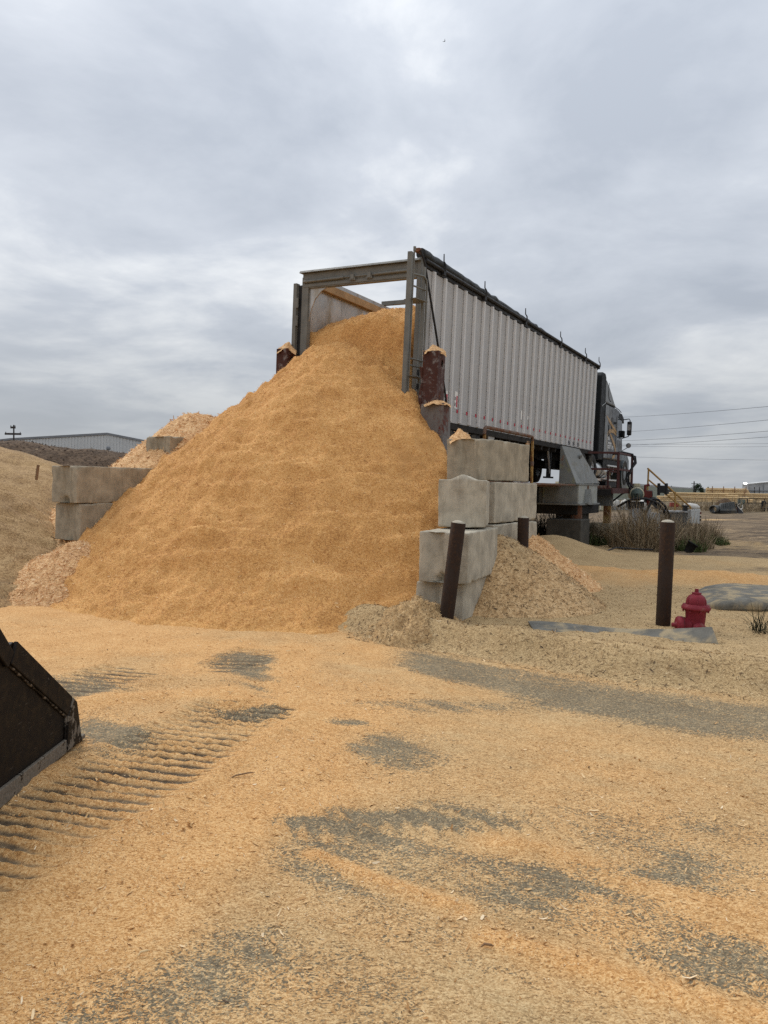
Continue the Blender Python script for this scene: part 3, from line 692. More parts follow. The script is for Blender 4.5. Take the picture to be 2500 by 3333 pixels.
# ------------------------------------------------------------------ loose chips: curled slivers
def chips(name, P, N, L, Wd, mat, label, tints, lift=.3, seed=3):
    r = np.random.default_rng(seed); n = len(P)
    a = r.normal(size=(n, 3)); T = a - N * (a * N).sum(1)[:, None]; T /= np.linalg.norm(T, axis=1)[:, None]
    T = T + N * (r.normal(size=n) * lift * .5)[:, None]; T /= np.linalg.norm(T, axis=1)[:, None]
    B = np.cross(N, T); B = B + N * (r.normal(size=n) * lift)[:, None]; B /= np.linalg.norm(B, axis=1)[:, None]
    NN = np.cross(T, B)
    L_ = (L * .5)[:, None]; W_ = (Wd * .5)[:, None]
    curl = (np.abs(r.normal(size=n)) * .18 * L)[:, None]
    C_ = P + N * (Wd * .35)[:, None]
    v = np.stack([C_ - T * L_ - B * W_ * .5 + NN * curl, C_ - T * L_ + B * W_ * .6 + NN * curl, C_ + B * W_, C_ - B * W_, C_ + T * L_ + B * W_ * .5 + NN * curl, C_ + T * L_ - B * W_ * .7 + NN * curl], 1).reshape(-1, 3)
    b = (np.arange(n) * 6)[:, None]
    f = np.concatenate([b + np.array([[0, 1, 2, 3]]), b + np.array([[3, 2, 4, 5]])], 0)
    o = np_mesh(name, v, f, mat, False, {'tint': ('FLOAT', np.repeat(tints, 6))})
    tag(o, label, 'wood chips', None, 'stuff'); return o
def grad_normals(fz, x, y, e=.02):
    nx = -(fz(x + e, y) - fz(x - e, y)) / (2 * e); ny = -(fz(x, y + e) - fz(x, y - e)) / (2 * e)
    n = np.stack([nx, ny, np.ones_like(nx)], -1); return n / np.linalg.norm(n, axis=1)[:, None]
# foreground: density falls with distance so that the slivers keep a natural look
def fore_pts(n, y0, y1, pw, r):
    u = r.random(n); yy = (y0 ** pw + u * (y1 ** pw - y0 ** pw)) ** (1 / pw)
    xx = (r.random(n) * 2 - 1) * (yy * .56 + .3); return xx, yy
r1 = np.random.default_rng(5)
def fore(n, y0, y1, pw, l0, sg_, lmin, lmax, label, seed, dark=.02):
    fx, fy = fore_pts(n, y0, y1, pw, r1)
    cv, sg, onn, ln = cover_of(fx, fy)
    cl = .55 + .8 * fbm(fx * 1.6, fy * 1.6, 3, 401)
    keep = (r1.random(len(fx)) < np.clip(cv, .22, 1) * np.clip(cl, .15, 1)) & ~((sg > .05) & (fx > -.3))
    for m, sw, d, al, w, amp in lugs(fx, fy): keep &= r1.random(len(fx)) > m * (1 - sw) * 1.5
    fx, fy, cl = fx[keep], fy[keep], cl[keep]
    P = np.stack([fx, fy, zg(fx, fy)], -1); N = grad_normals(zg, fx, fy)
    L = np.clip(r1.lognormal(math.log(l0), sg_, len(fx)), lmin, lmax); Wd = np.clip(L * r1.uniform(.14, .42, len(fx)), .0016, .013)
    tint = np.clip(.46 + .26 * r1.normal(size=len(fx)) + .12 * (cl - .5), .08, 1); tint[r1.random(len(fx)) < dark] = .02
    chips('wood_chips', P, N, L, Wd, 'loose_chip', label, tint, lift=.45, seed=seed)
fore(260000, 2.1, 7.0, .45, .0055, .4, .003, .018, 'fine sawdust grains and slivers strewn over the yard in front', 3)
fore(26000, 2.1, 9.5, .6, .012, .6, .006, .055, 'larger loose wood chips and curls strewn over the yard in front', 8, .02)
# berm of mulch along the lane, and the plateau behind it
bx_, by_ = r1.uniform(-.4, 6.5, 90000), r1.uniform(5.2, 12.5, 90000)
sg, onn = berm_terms(bx_, by_)
k = (sg > -.08) & (r1.random(len(bx_)) < np.where(sg < 1.1, 1.0, .32)) & (bx_ < by_ * .56)
bx_, by_, sg = bx_[k], by_[k], sg[k]
P = np.stack([bx_, by_, zg(bx_, by_)], -1); N = grad_normals(zg, bx_, by_)
L = np.clip(r1.lognormal(math.log(.017), .5, len(bx_)), .006, .07); Wd = np.clip(L * r1.uniform(.12, .35, len(bx_)), .003, .014)
chips('wood_chips', P, N, L, Wd, 'tan_chip', 'weathered tan wood chips along the low berm beside the lane', np.clip(.52 + .27 * r1.normal(size=len(bx_)), 0, 1), seed=4)
def surf_chips(v, n, mat, label, l0, seed, zmin=.02, front=True):
    r = np.random.default_rng(seed); i = r.integers(0, len(v), n); p = v[i] + np.append(r.uniform(-.03, .03, (n, 2)), np.zeros((n, 1)), 1)
    c_ = v.mean(0)
    N = np.tile(np.array([[0, -.45, .9]]), (n, 1)); N /= np.linalg.norm(N, axis=1)[:, None]
    L = np.clip(r.lognormal(math.log(l0), .45, n), l0 * .4, l0 * 3.2); Wd = L * r.uniform(.15, .4, n)
    chips('wood_chips', p, N, L, Wd, mat, label, np.clip(.5 + .25 * r.normal(size=n), 0, 1), lift=.6, seed=seed)
pvs = pv[(pv[:, 2] > .05)]
_s = (pvs[:, 0] - MC[0]) * U[0] + (pvs[:, 1] - MC[1]) * U[1]
surf_chips(pvs[_s < 2.5], 150000, 'orange_chip', 'fresh orange slivers lying on the great heap', .014, 21)
surf_chips(v_sh, 30000, 'pink_chip', 'curly shavings lying on the mound behind the left wall', .045, 22)
surf_chips(v_pk, 22000, 'pink_chip', 'curly shavings lying on the apron below the left wall', .028, 23)
surf_chips(v_s1, 20000, 'tan_chip', 'pale chips lying on the spill beside the block wall', .022, 24)
surf_chips(v_s2, 12000, 'pink_chip', 'peach chips lying on the steep heap behind the bollard', .026, 25)
surf_chips(v_ft, 9000, 'tan_chip', 'tan chips lying on the lumpy heap under the leaning bollard', .015, 26)
surf_chips(v_mb, 16000, 'tan_chip', 'weathered chips lying on the tan mounds at left', .022, 27)
surf_chips(v_bk[v_bk[:, 1] < 33], 16000, 'bark_chip', 'bark flakes lying on the long dark mound', .06, 28)

# ------------------------------------------------------------------ cast concrete blocks
def block_mesh(lx, ly, lz, seed, end='groove', notch=False, knob=False, mat='concrete', rnd=.014):
    """x = length axis (end faces at +-lx/2), y = thickness, z up from 0"""
    st = .04; vs = []; fs = []
    def face(o, a, b, ka, kb):
        base = len(vs); na, nb = len(cut[ka]) - 1, len(cut[kb]) - 1
        for j in range(nb + 1):
            for i in range(na + 1): vs.append(o + a * cut[ka][i] + b * cut[kb][j])
        for j in range(nb):
            for i in range(na): k = base + j * (na + 1) + i; fs.append((k, k + 1, k + na + 2, k + na + 1))
    cut = {}
    def lines(l, taken=[]):
        n = max(2, round(l / st)); f = sorted(set(list(np.linspace(0, 1, n + 1)) + [q / l for q in (.008, .018, .03)] + [1 - q / l for q in (.008, .018, .03)]))
        k = len(f) - 1
        while k in cut: k += 1000
        cut[k] = f; return k
    nx, ny, nz = lines(lx), lines(ly), lines(lz)
    A = np.array
    o = A([-lx / 2, -ly / 2, 0.0]); ex, ey, ez = A([lx, 0, 0.]), A([0, ly, 0.]), A([0, 0, lz])
    face(o, ey, ez, ny, nz); face(o + ex, ey, ez, ny, nz); face(o, ex, ez, nx, nz); face(o + ey, ex, ez, nx, nz); face(o, ex, ey, nx, ny); face(o + ez, ex, ey, nx, ny)
    v = A(vs)
    h = A([lx / 2, ly / 2, lz / 2]); c = A([0, 0, lz / 2]); q = v - c
    nzv = vn3(v * 7 + seed * 13.1, seed); chip = np.clip((vn3(v * 5.5 + seed * 5.7, seed + 5) - .60) * 3.0, 0, 1)
    rr = (rnd * (.45 + .8 * nzv) + chip * .055)[:, None]
    inner = np.sign(q) * np.minimum(np.abs(q), h - rr); d = q - inner; dl = np.linalg.norm(d, axis=1)[:, None]
    q = np.where(dl > 1e-6, inner + d / np.maximum(dl, 1e-6) * rr, q)
    ef = np.abs(v[:, 0]) > lx / 2 - 1e-4; sx = np.sign(v[:, 0]); yy = v[:, 1]
    g = np.zeros(len(v))
    if end == 'groove': g = -.055 * sstep(.13, .08, np.abs(yy + .02))
    if end == 'rib': g = .045 * sstep(.14, .05, np.abs(yy + .03)) * (.8 + .6 * nzv)
    if end == 'wide': g = -.045 * sstep(.02, .07, yy + .05) * sstep(.25, .2, yy + .05)
    q[:, 0] += np.where(ef, sx * g, 0)
    if notch:
        nn_ = (.14 - 1.3 * np.abs(yy)); m = ef & (v[:, 2] < nn_); q[:, 0] += np.where(m, -sx * .10, 0)
    if knob:
        m = (v[:, 2] > lz - 1e-4); q[:, 2] += np.where(m, .07 * np.exp(-((yy / .11) ** 2)) * sstep(.0, .25, np.abs(np.abs(v[:, 0]) - lx * .2) * 0 + .3) * (.7 + .5 * nzv), 0)
    big = vn3(v * 2.1 + seed, seed + 2)[:, None]; fine = vn3(v * 18 + seed, seed + 3)[:, None]
    nrm = q / np.maximum(np.abs(q) / h, 1e-6).max(1)[:, None]
    q = q + np.sign(q) * (np.abs(q) > h - .07) * ((big - .5) * .012 + (fine - .5) * .009)
    q = q + c
    me = bpy.data.meshes.new('concrete_block'); me.from_pydata(q.tolist(), [], fs)
    bm = bmesh.new(); bm.from_mesh(me); bmesh.ops.remove_doubles(bm, verts=bm.verts, dist=.0015); bmesh.ops.recalc_face_normals(bm, faces=bm.faces)
    for f in bm.faces: f.smooth = True
    bm.to_mesh(me); bm.free(); me.materials.append(MATS[mat]); return me
def block(corner, yaw, z, label, lx=1.83, side=1, seed=1, tilt=(0, 0), **k):
    """corner = ground plan of the near end's corner; YAW = direction of the long axis (degrees east of north);
    side=-1: block lies to the left of that corner's long edge"""
    a = R(yaw); d = Vector((math.sin(a), math.cos(a))); p = Vector((math.cos(a), -math.sin(a)))
    c = Vector(corner) + d * lx / 2 + p * side * .305
    o = bpy.data.objects.new('concrete_block', block_mesh(lx, .61, .605, seed, **k)); col.objects.link(o)
    o.location = (c.x, c.y, z); o.rotation_euler = (R(tilt[0]), R(tilt[1]), math.pi / 2 - a)
    return tag(o, label, 'concrete block', 'cast concrete blocks of the bay walls')
block((1.445, 10.9), 31, 1.855, 'olive tinted concrete block on top of the right-hand wall under the rusty pipe rail', seed=1, side=-1, end='groove')
block((1.30, 9.60), 10, 1.235, 'pale concrete block with a raised lump on its top edge, below the topmost right block', lx=1.2, seed=2, side=-1, end='rib', knob=True, mat='pale_concrete')
block((1.62, 11.05), 31, 1.225, 'smooth pale concrete block under the right end of the topmost block', seed=3, side=-1, mat='pale_concrete')
block((1.00, 8.86), 22, .60, 'concrete block partly hidden by the leaning bollard, second from the ground', seed=4, side=-1, lx=1.5, end='wide', notch=True, mat='pale_concrete', rnd=.018)
block((1.62, 11.0), 31, .60, 'concrete block half buried in chips behind the upright bollard', seed=5, side=-1, mat='pale_concrete')
block((.965, 8.98), 24, -.02, 'lowest concrete block behind the foot of the leaning bollard', seed=6, side=-1, lx=1.5, end='wide', mat='pale_concrete')
block((-4.97, 12.15), 29, 1.385, 'scratched concrete block on top of the left-hand wall', seed=7, side=-1, end='groove', notch=True)
block((-4.93, 12.20), 29, .775, 'lower concrete block of the left-hand wall, half buried in chips', seed=8, side=-1, end='groove')
block((-3.98, 13.95), 29, 1.995, 'concrete block mostly covered by pink shavings on the left-hand wall', seed=9, side=-1, end='groove')

# ------------------------------------------------------------------ semi trailer
PI = math.pi
TR = empty('semi_trailer', (R0[0], R0[1], 3.04), (0, R(1.8), YAW), 'silver ribbed open-top trailer with its rear door open, full of sawdust', 'trailer')
LEN, HT, WD = 13.28, 2.83, 2.59
MB().bx(-WD, 0, .0, LEN, -.13, -.002).build('floor', 'under_grime', TR)
ribs = [.46 + .5 * k for k in range(26)]
rib = MB().prism([(-.052, 0), (.052, 0), (.032, .050), (-.034, .050)], .012, 2.70, 'XY').build('side_rib', 'aluminium_rib', TR)
rib.data.transform(Matrix.Rotation(-PI / 2, 4, 'Z'))   # local: y along wall, x outwards
m = rib.modifiers.new('bevel', 'BEVEL'); m.width = .006; m.segments = 2
rib.location = (.004, ribs[0], 0)
for s_ in ribs[1:]: inst(rib, TR, (.004, s_, 0))
pan = MB().bx(-.035, 0, -.243, .243, .23, 2.69).build('side_panel', 'aluminium', TR, (0, ribs[0] + .25, 0))
for s_ in ribs[1:-1]: inst(pan, TR, (0, s_ + .25, 0))
MB().bx(-.035, 0, .062, ribs[0] - .003, .23, 2.69).build('side_panel', 'aluminium', TR)
MB().bx(-.035, 0, ribs[-1] + .006, LEN, .23, 2.69).build('side_panel', 'aluminium', TR)
MB().bx(-.04, .003, .07, LEN, .0, .226).build('bottom_rail', 'aluminium', TR)
MB().bx(-.10, .020, .07, LEN, 2.70, 2.83).build('top_rail', 'dark_steel', TR, bevel=.01)  # rail coloured dark to paint in the scalloped shadow along the top edge
rv = MB()
for s_ in ribs:
    for k in range(15):
        for dy in (-.047, .047): rv.lathe([(.009, 0), (.006, .006)], 6, 'X', (.006, s_ + dy, .12 + k * .178))
tag(rv.build('rivets', 'rivet_grey', TR), kind='stuff')
MB().bx(-.049, -.037, .07, LEN, 0, 2.72).build('inner_wall', 'scuffed_aluminium', TR)
MB().bx(-WD, -WD + .03, .07, LEN, 0, 2.72).build('outer_wall', 'aluminium', TR)
ip = MB().bx(-WD + .034, -WD + .046, -.604, .604, 0.0, 2.66).build('inner_panel', 'scuffed_aluminium', TR, (0, .70, 0))
for k in range(1, 11): inst(ip, TR, (0, .70 + 1.216 * k, 0))
ir = MB()
for k in range(4):
    for z_ in np.arange(.3, 2.6, .33):
        for dy in (.10, .55): ir.lathe([(.010, 0), (.007, .006)], 6, 'X', (-WD + .046, .16 + 1.216 * k + dy, z_))
tag(ir.build('inner_rivets', 'rivet_grey', TR), kind='stuff')
MB().bx(-WD + .048, -WD + .15, .10, LEN, 2.56, 2.72).build('inner_ledge', 'dusty_rail', TR, bevel=.01)
MB().bx(-WD - .02, -WD + .06, .07, LEN, 2.722, 2.83).build('top_rail', 'galvanised', TR)
MB().bx(-WD + .05, -.05, LEN - .05, LEN, 0, 2.72).build('front_wall', 'aluminium', TR)
MB().bx(-WD - .01, .0, 3.10, 3.20, 2.835, 2.925).build('roof_bow', 'frame_grey', TR)
# rear frame
MB().bx(-.075, .012, -.06, .06, -.14, 2.84).build('rear_post', 'frame_grey', TR, bevel=.008)
MB().bx(-WD - .012, -WD + .14, -.06, .06, -.14, 2.70).build('rear_post', 'frame_grey', TR, bevel=.008)
hd = MB().bx(-WD, -.078, -.055, .055, 2.48, 2.77); hd.prism([(-.13, 2.772), (.07, 2.772), (.07, 2.82), (-.09, 2.82)], -WD - .05, .0, 'YZ')
hd.bx(-WD + .02, -.16, -.068, -.056, 2.50, 2.56)
hdo = hd.build('header_beam', 'frame_grey', TR, bevel=.006)
tb = MB().tube([(-WD + .04, -.085, 2.60), (-1.62, -.085, 2.61)], .026).tube([(-1.62, -.085, 2.61), (-.95, -.085, 2.61)], .012).tube([(-.95, -.085, 2.61), (-.15, -.085, 2.62)], .026)
tb.build('lock_tube', 'frame_grey', TR)
bk = MB().bx(-.06, .06, -.10, -.07, 0, .05).bx(-.035, .035, -.115, -.08, .02, .11).build('lock_bracket', 'frame_grey', TR, (-1.42, 0, 2.54))
inst(bk, TR, (-1.05, 0, 2.54))
MB().prism([(-WD + .14, 2.50), (-WD + .60, 2.50), (-WD + .42, 2.42), (-WD + .27, 2.27), (-WD + .19, 2.08), (-WD + .14, 1.85)], -.01, .02, 'XZ').build('corner_gusset', 'scuffed_aluminium', TR)
# right-hand door frame swung out, seen nearly edge-on
DR = MB(); DR.bx(.005, .085, -.60, -.53, .22, 2.79)
door = DR.build('door', 'frame_grey', TR, bevel=.006)
MB().bx(.105, .145, -.19, -.12, .25, 2.62).build('door_stile', 'frame_grey', door)
MB().tube([(.085, -.50, .3), (.085, -.50, 2.78), (.09, -.50, 2.86)], .017).lathe([(.026, 2.82), (.026, 2.89)], 8, 'Z', (.09, -.50, 0)).build('lock_rod', 'frame_grey', door)
MB().tube([(.09, -.50, 2.42), (.15, -.22, 2.44), (.16, -.13, 2.40), (.165, -.10, 2.30), (.165, -.10, .52), (.16, -.13, .36), (.14, -.24, .28), (.07, -.52, .27)], .019).build('guard_tube', 'frame_grey', door)
for z_ in (2.22, .96, .84): MB().tube([(.085, -.50, z_), (.155, -.11, z_)], .016).build('cross_tube', 'frame_grey', door)
MB().bar((.05, -.53, 1.99), (.12, -.18, 1.99), .26, .012).build('door_plate', 'frame_grey', door)
MB().bar((.05, -.53, .65), (.12, -.18, .65), .18, .012).build('door_plate', 'frame_grey', door)
for z_ in (.45, .70): MB().bx(.10, .13, -.22, .0, z_, z_ + .10).build('door_hinge', 'dark_steel', door)
# left-hand door folded along the side
d2 = MB().bx(-WD - .17, -WD - .09, -.13, -.02, .1, 2.58).build('door', 'frame_grey', TR, bevel=.006)
MB().bx(-WD - .088, -WD - .014, -.05, 1.1, .1, 2.55).build('door_skin', 'dark_steel', d2)
for z_ in (2.2, 1.85, 1.0, .9): MB().tube([(-WD - .085, -.10, z_ - .1), (-WD - .085, -.10, z_ + .1)], .03).build('door_hinge', 'frame_grey', d2)
# roll tarp along the right top edge
n_ = 40; tp = []; trd = []
for k in range(n_ + 1):
    f = k / n_; yy = -.02 + f * 8.6
    tp.append((-.03 + .012 * math.sin(k * 1.9), yy, 2.915 - .045 * f + .012 * math.sin(k * 2.7))); trd.append((.075 * (1 - f) ** .8 + .024) * (1 + (.10 * math.sin(k * 2.3) if k > 3 else 0)))
tarp = MB().tube(tp, trd, 14).build('tarp_roll', 'tarp', TR)
MB().tube([(-.03, .10, 2.915), (-.03, .26, 2.915)], .083, 14).build('tarp_band', 'plastic_black', tarp)
MB().tube([(-.03, -.16, 2.92), (-.03, -.02, 2.915)], .025).lathe([(.04, -.20), (.04, -.15)], 10, 'Y', (-.03, 0, 2.92)).bx(-.05, .05, -.24, -.16, 2.89, 2.95).build('tarp_crank_joint', 'rusty_deck', TR)
MB().tube([(.055, .02, 2.80), (.055, 6.0, 2.82), (.055, LEN + .04, 2.82)], .036, 12).build('tarp_rail', 'dark_steel', TR)
MB().tube([(.06, -.21, 2.91), (.10, -.10, 2.70), (.11, .45, 1.62), (.115, .98, .55), (.12, 1.12, .20)], .021).build('tarp_crank_rod', 'dark_steel', TR)
hk = MB().tube([(.05, 0, -.06), (.10, 0, .02), (.09, 0, .10), (.05, 0, .16), (.045, 0, .30)], [.026, .020, .016, .014, .011], 8).bx(.0, .09, -.045, .045, -.10, -.02).build('tarp_hook', 'dark_steel', TR, (0, .80, 2.82))
for s_ in (2.9, 5.6, 8.65, 11.4, 13.2): inst(hk, TR, (0, s_, 2.82))
# reflectors, decals, stencilled numbers
rf = MB().bx(.0, .004, -.032, .032, -.035, .035).build('reflector', 'reflector_red', TR, (.004, ribs[2] + .395, .25))
for s_ in ribs[3:-1]: inst(rf, TR, (.004, s_ + .395, .25))
for s_, z0, h_ in ((1.28, .34, .26), (1.77, .30, .34)):
    dc = MB().bx(.0, .003, -.07, .07, 0, h_).build('decal', 'white_print', TR, (.003, s_, z0))
    for (a_, b_) in ((.025, .42), (.025, .08)):
        MB().bx(.003, .005, a_ - .015, a_ + .04, h_ * b_, h_ * (b_ + .34)).build('red_square', 'reflector_red', dc)
        MB().bx(.003, .005, -.062, -.02, h_ * b_ + .02, h_ * (b_ + .26)).build('dark_square', 'dark_print', dc)
MB().bx(0, .003, -.05, .05, 0, .22).build('decal', 'white_print', TR, (.003, 5.82, .42)); MB().bx(0, .003, -.04, .04, 0, .09).build('decal', 'white_print', TR, (.003, 6.33, .46))
for body, s_ in (('496', 10.12), ('396', 10.62), ('224', 11.12)): text('stencilled_number', body, .18, 'dark_print', TR, (.006, s_, .04), (PI / 2, 0, PI / 2))
# underneath
for x_ in (-.75, -1.84): MB().bx(x_ - .07, x_ + .07, .3, LEN - .4, -.42, -.131).build('chassis_beam', 'under_grime', TR)
cm = MB().bx(-WD + .03, -.03, -.04, .04, -.24, -.132).build('cross_member', 'under_grime', TR, (0, .6, 0))
for k in range(1, 20): inst(cm, TR, (0, .6 + k * .65, 0))
tyre_prof = [(.28, -.13), (.46, -.135), (.505, -.115), (.515, -.06), (.515, .06), (.505, .115), (.46, .135), (.28, .13)]
def wheel(name, parent, loc, out=1):
    w = MB().lathe(tyre_prof, 28, 'X', cap=False).build(name, 'rubber', parent, loc)
    MB().lathe([(.285, -.12), (.285, .10), (.24, .11), (.20, .04), (.11, .03), (.10, .10), (.0, .11)], 20, 'X', cap=False).build('rim', 'galvanised', w).scale = (out, 1, 1)
    return w
for s_ in (1.75, 3.0):
    for x_, o_ in ((-.16, 1), (-.46, 1), (-2.13, -1), (-2.43, -1)): wheel('wheel', TR, (x_, s_, -.615), o_)
    MB().tube([(-.5, s_, -.615), (-2.1, s_, -.615)], .07).build('axle', 'under_grime', TR)
    MB().bx(-.70, -.58, s_ - .5, s_ + .5, -.62, -.42).build('suspension', 'under_grime', TR)
MB().bx(-1.95, -.62, 1.2, 3.6, -.60, -.424).build('bogie_frame', 'under_grime', TR)
for s_ in (1.35, 2.35, 3.9): MB().prism([(s_ - .28, -.003), (s_ + .28, -.003), (s_ + .12, -.30), (s_ - .12, -.30)], -.06, -.02, 'YZ').build('bracket', 'galvanised', TR)
for x_ in (-.28, -2.3):
    MB().bar((x_, 9.3, -.13), (x_, 9.3, -.95), .11).bx(x_ - .12, x_ + .12, 9.18, 9.42, -1.0, -.95).build('landing_leg', 'dark_steel', TR)
MB().bar((-.22, 8.9, -.13), (-.22, 9.25, -.85), .04).build('leg_brace', 'galvanised', TR)
MB().bx(-.62, -.1, 4.5, 4.53, -.85, -.14).build('mud_flap', 'rubber', TR)
MB().bx(-.04, .0, 6.35, 6.60, -.20, -.06).build('marker_lamp', 'amber', TR, bevel=.015)

# ------------------------------------------------------------------ truck that draws it
TK = empty('truck', (R0[0], R0[1], 1.89), (0, R(1.4), YAW), 'grey sleeper-cab truck with gold swooshes parked in front of the ribbed trailer', 'truck')
cab = MB().prism([(15.16, .95), (18.28, .95), (18.3, 1.45), (18.02, 2.62), (17.6, 2.86), (17.0, 2.93), (15.16, 2.93)], -2.42, -.10, 'YZ').build('cab', 'cab_grey', TK, bevel=.07)
MB().bx(-.112, -.094, 15.13, 15.62, 1.0, 2.90).build('sleeper_edge', 'cab_light_grey', cab, bevel=.004)
MB().bx(-.101, -.093, 16.50, 16.93, 2.08, 2.42).build('sleeper_window', 'glass_dark', cab, bevel=.003)
MB().bx(-.101, -.092, 17.14, 17.92, 1.75, 2.58).build('door_window', 'glass_dark', cab)
MB().bx(-.101, -.088, 17.05, 17.13, 1.2, 2.62).build('door_pillar', 'cab_light_grey', cab)
MB().bx(-.101, -.088, 15.70, 15.78, 1.55, 2.2).build('sleeper_vent', 'cab_black', cab)
MB().bx(-.101, -.085, 16.18, 16.20, 2.05, 2.52).build('grab_handle', 'cab_black', cab)
MB().prism([(15.15, 2.952), (15.12, 3.80), (15.32, 3.78), (15.7, 3.62), (16.1, 3.42), (16.6, 3.14), (17.05, 2.92 + .03)], -2.35, -.13, 'YZ').build('roof_fairing', 'cab_light_grey', TK, bevel=.06)
MB().tube([(-.128, 15.6, 3.72), (-.126, 15.58, 3.30), (-.125, 15.7, 3.15), (-.125, 16.0, 3.08)], .010, 6).build('fairing_seam', 'cab_black', TK)
MB().tube([(-.093, 15.16, 2.945), (-.093, 16.6, 2.945), (-.093, 17.3, 2.90), (-.093, 17.7, 2.84)], .014, 6).build('roof_seam', 'cab_black', TK)
MB().prism([(17.25, 2.60), (18.3, 2.46), (18.22, 2.66), (17.85, 2.80), (17.5, 2.80)], -2.35, -.085, 'YZ').build('sun_visor', 'cab_black', TK, bevel=.02)
MB().prism([(14.40, .9), (15.13, .9), (15.13, 3.6), (15.10, 3.86), (14.95, 3.97), (14.6, 3.97), (14.40, 3.84)], -2.40, -.115, 'YZ').build('wind_deflector', 'cab_black', TK, bevel=.04)
MB().tube([(-.10, 14.55, 2.78), (-.10, 15.1, 2.95)], .012, 6).build('grab_handle', 'galvanised', TK)
MB().prism([(18.31, .55), (20.2, .45), (20.42, .7), (20.38, 1.12), (19.9, 1.38), (18.31, 1.52)], -2.25, -.22, 'YZ').build('hood', 'dark_teal', TK, bevel=.10)
MB().lathe([(.64, -.02), (.64, .40)], 20, 'X', (-.50, 19.0, .42)).build('fender', 'dark_teal', TK, bevel=.03)
MB().bx(-2.38, -.12, 20.35, 20.55, .12, .55).build('bumper', 'chrome', TK, bevel=.05)
MB().bx(-2.3, -.12, 15.2, 18.3, .62, .948).build('cab_skirt', 'cab_black', TK)
def swoosh(pts, wd, mat):
    b_ = MB(); vs = []; n = len(pts)
    for i, (s_, z_) in enumerate(pts):
        a_ = Vector(pts[max(0, i - 1)]); c_ = Vector(pts[min(n - 1, i + 1)]); d_ = (c_ - a_).normalized(); nn_ = Vector((-d_.y, d_.x)) * wd[i] / 2
        for k in (1, -1):
            for x_ in (-.099, -.0905): vs.append((x_, s_ + nn_.x * k, z_ - 1.89 + nn_.y * k))
    fs = []
    for i in range(n - 1):
        a_ = 4 * i; fs += [(a_, a_ + 1, a_ + 5, a_ + 4), (a_ + 2, a_ + 6, a_ + 7, a_ + 3), (a_ + 1, a_ + 3, a_ + 7, a_ + 5), (a_, a_ + 4, a_ + 6, a_ + 2)]
    fs += [(0, 2, 3, 1), (4 * n - 4, 4 * n - 3, 4 * n - 1, 4 * n - 2)]
    return b_.add(vs, fs).build('gold_swoosh', mat, TK)
swoosh([(15.30, 4.40), (15.7, 4.28), (16.2, 4.14), (16.7, 4.02), (17.12, 3.90)], [.03, .12, .14, .12, .05], 'swoosh_gold')
swoosh([(15.60, 3.74), (15.75, 3.85), (16.1, 3.92), (16.55, 3.92), (17.1, 3.80)], [.10, .13, .14, .13, .05], 'swoosh_gold')
swoosh([(15.95, 3.80), (16.25, 3.68), (16.6, 3.52), (16.9, 3.36), (17.02, 3.18), (16.9, 3.02), (16.55, 2.94)], [.05, .13, .17, .17, .15, .12, .10], 'swoosh_gold')
swoosh([(15.72, 3.86), (15.56, 3.70), (15.52, 3.48), (15.62, 3.26), (15.86, 3.02)], [.06, .07, .07, .06, .03], 'swoosh_cream')
text('door_lettering', "Bill's\nTrucking\nUSDOT 1073", .175, 'white_print', TK, (-.087, 15.62, 1.66), (PI / 2, 0, PI / 2))
mir = MB().tube([(-.05, 17.9, 2.58), (.16, 18.0, 2.62), (.195, 18.0, 2.57), (.195, 18.0, 2.0), (.16, 18.0, 1.94), (-.06, 17.95, 1.86)], .018, 8).build('mirror_arm', 'cab_black', TK)
mh = MB().bx(.10, .27, 17.93, 18.06, 1.98, 2.52).build('mirror', 'plastic_black', TK, bevel=.04)
MB().bx(.125, .245, 17.922, 17.928, 2.17, 2.40).build('mirror_glass', 'chrome', mh); MB().bx(.125, .245, 17.922, 17.928, 2.02, 2.14).build('mirror_glass', 'glass_dark', mh)
MB().bx(-.10, .02, 17.88, 18.06, 1.90, 2.16).build('mirror_mount', 'cab_black', TK, bevel=.03)
cmr = MB().tube([(-.25, 18.75, 1.38), (.02, 18.7, 1.55)], .012, 6).build('fender_mirror_arm', 'cab_black', TK)
MB().lathe([(.0, .05), (.06, .042), (.095, .01), (.10, -.01)], 20, 'Y', (.05, 18.68, 1.62)).build('fender_mirror', 'chrome', TK).scale = (1, 1, 1)
ft = MB().lathe([(.0, 13.96), (.28, 13.97), (.325, 14.03), (.325, 15.50), (.28, 15.56), (.0, 15.57)], 28, 'Y', (-.45, 0, .56), cap=False).build('fuel_tank', 'polished_aluminium', TK)
for s_ in (14.35, 15.15): MB().lathe([(.332, s_ - .03), (.332, s_ + .03)], 28, 'Y', (-.45, 0, .56), cap=False).build('tank_strap', 'dark_steel', ft)
MB().lathe([(.0, 15.75), (.25, 15.76), (.27, 15.8), (.27, 16.35), (.0, 16.38)], 24, 'Y', (-.42, 0, .52), cap=False).build('air_tank', 'polished_aluminium', TK)
MB().bx(-.30, -.06, 15.75, 17.7, .70, .76).build('step', 'polished_aluminium', TK, bevel=.01); MB().bx(-.30, -.06, 15.75, 17.75, .17, .23).build('step', 'polished_aluminium', TK, bevel=.01)
for s_ in (16.1, 16.9): MB().bar((-.1, s_, .70), (-.1, s_ - .3, .4), .03).build('step_bracket', 'polished_aluminium', TK)
MB().bx(-.55, -.1, 15.7, 17.8, -.05, .165).build('battery_box', 'cab_black', TK)
for x_ in (-.85, -1.65): MB().bx(x_ - .05, x_ + .05, 11.2, 20.0, .50, .78).build('frame_rail', 'under_grime', TK)
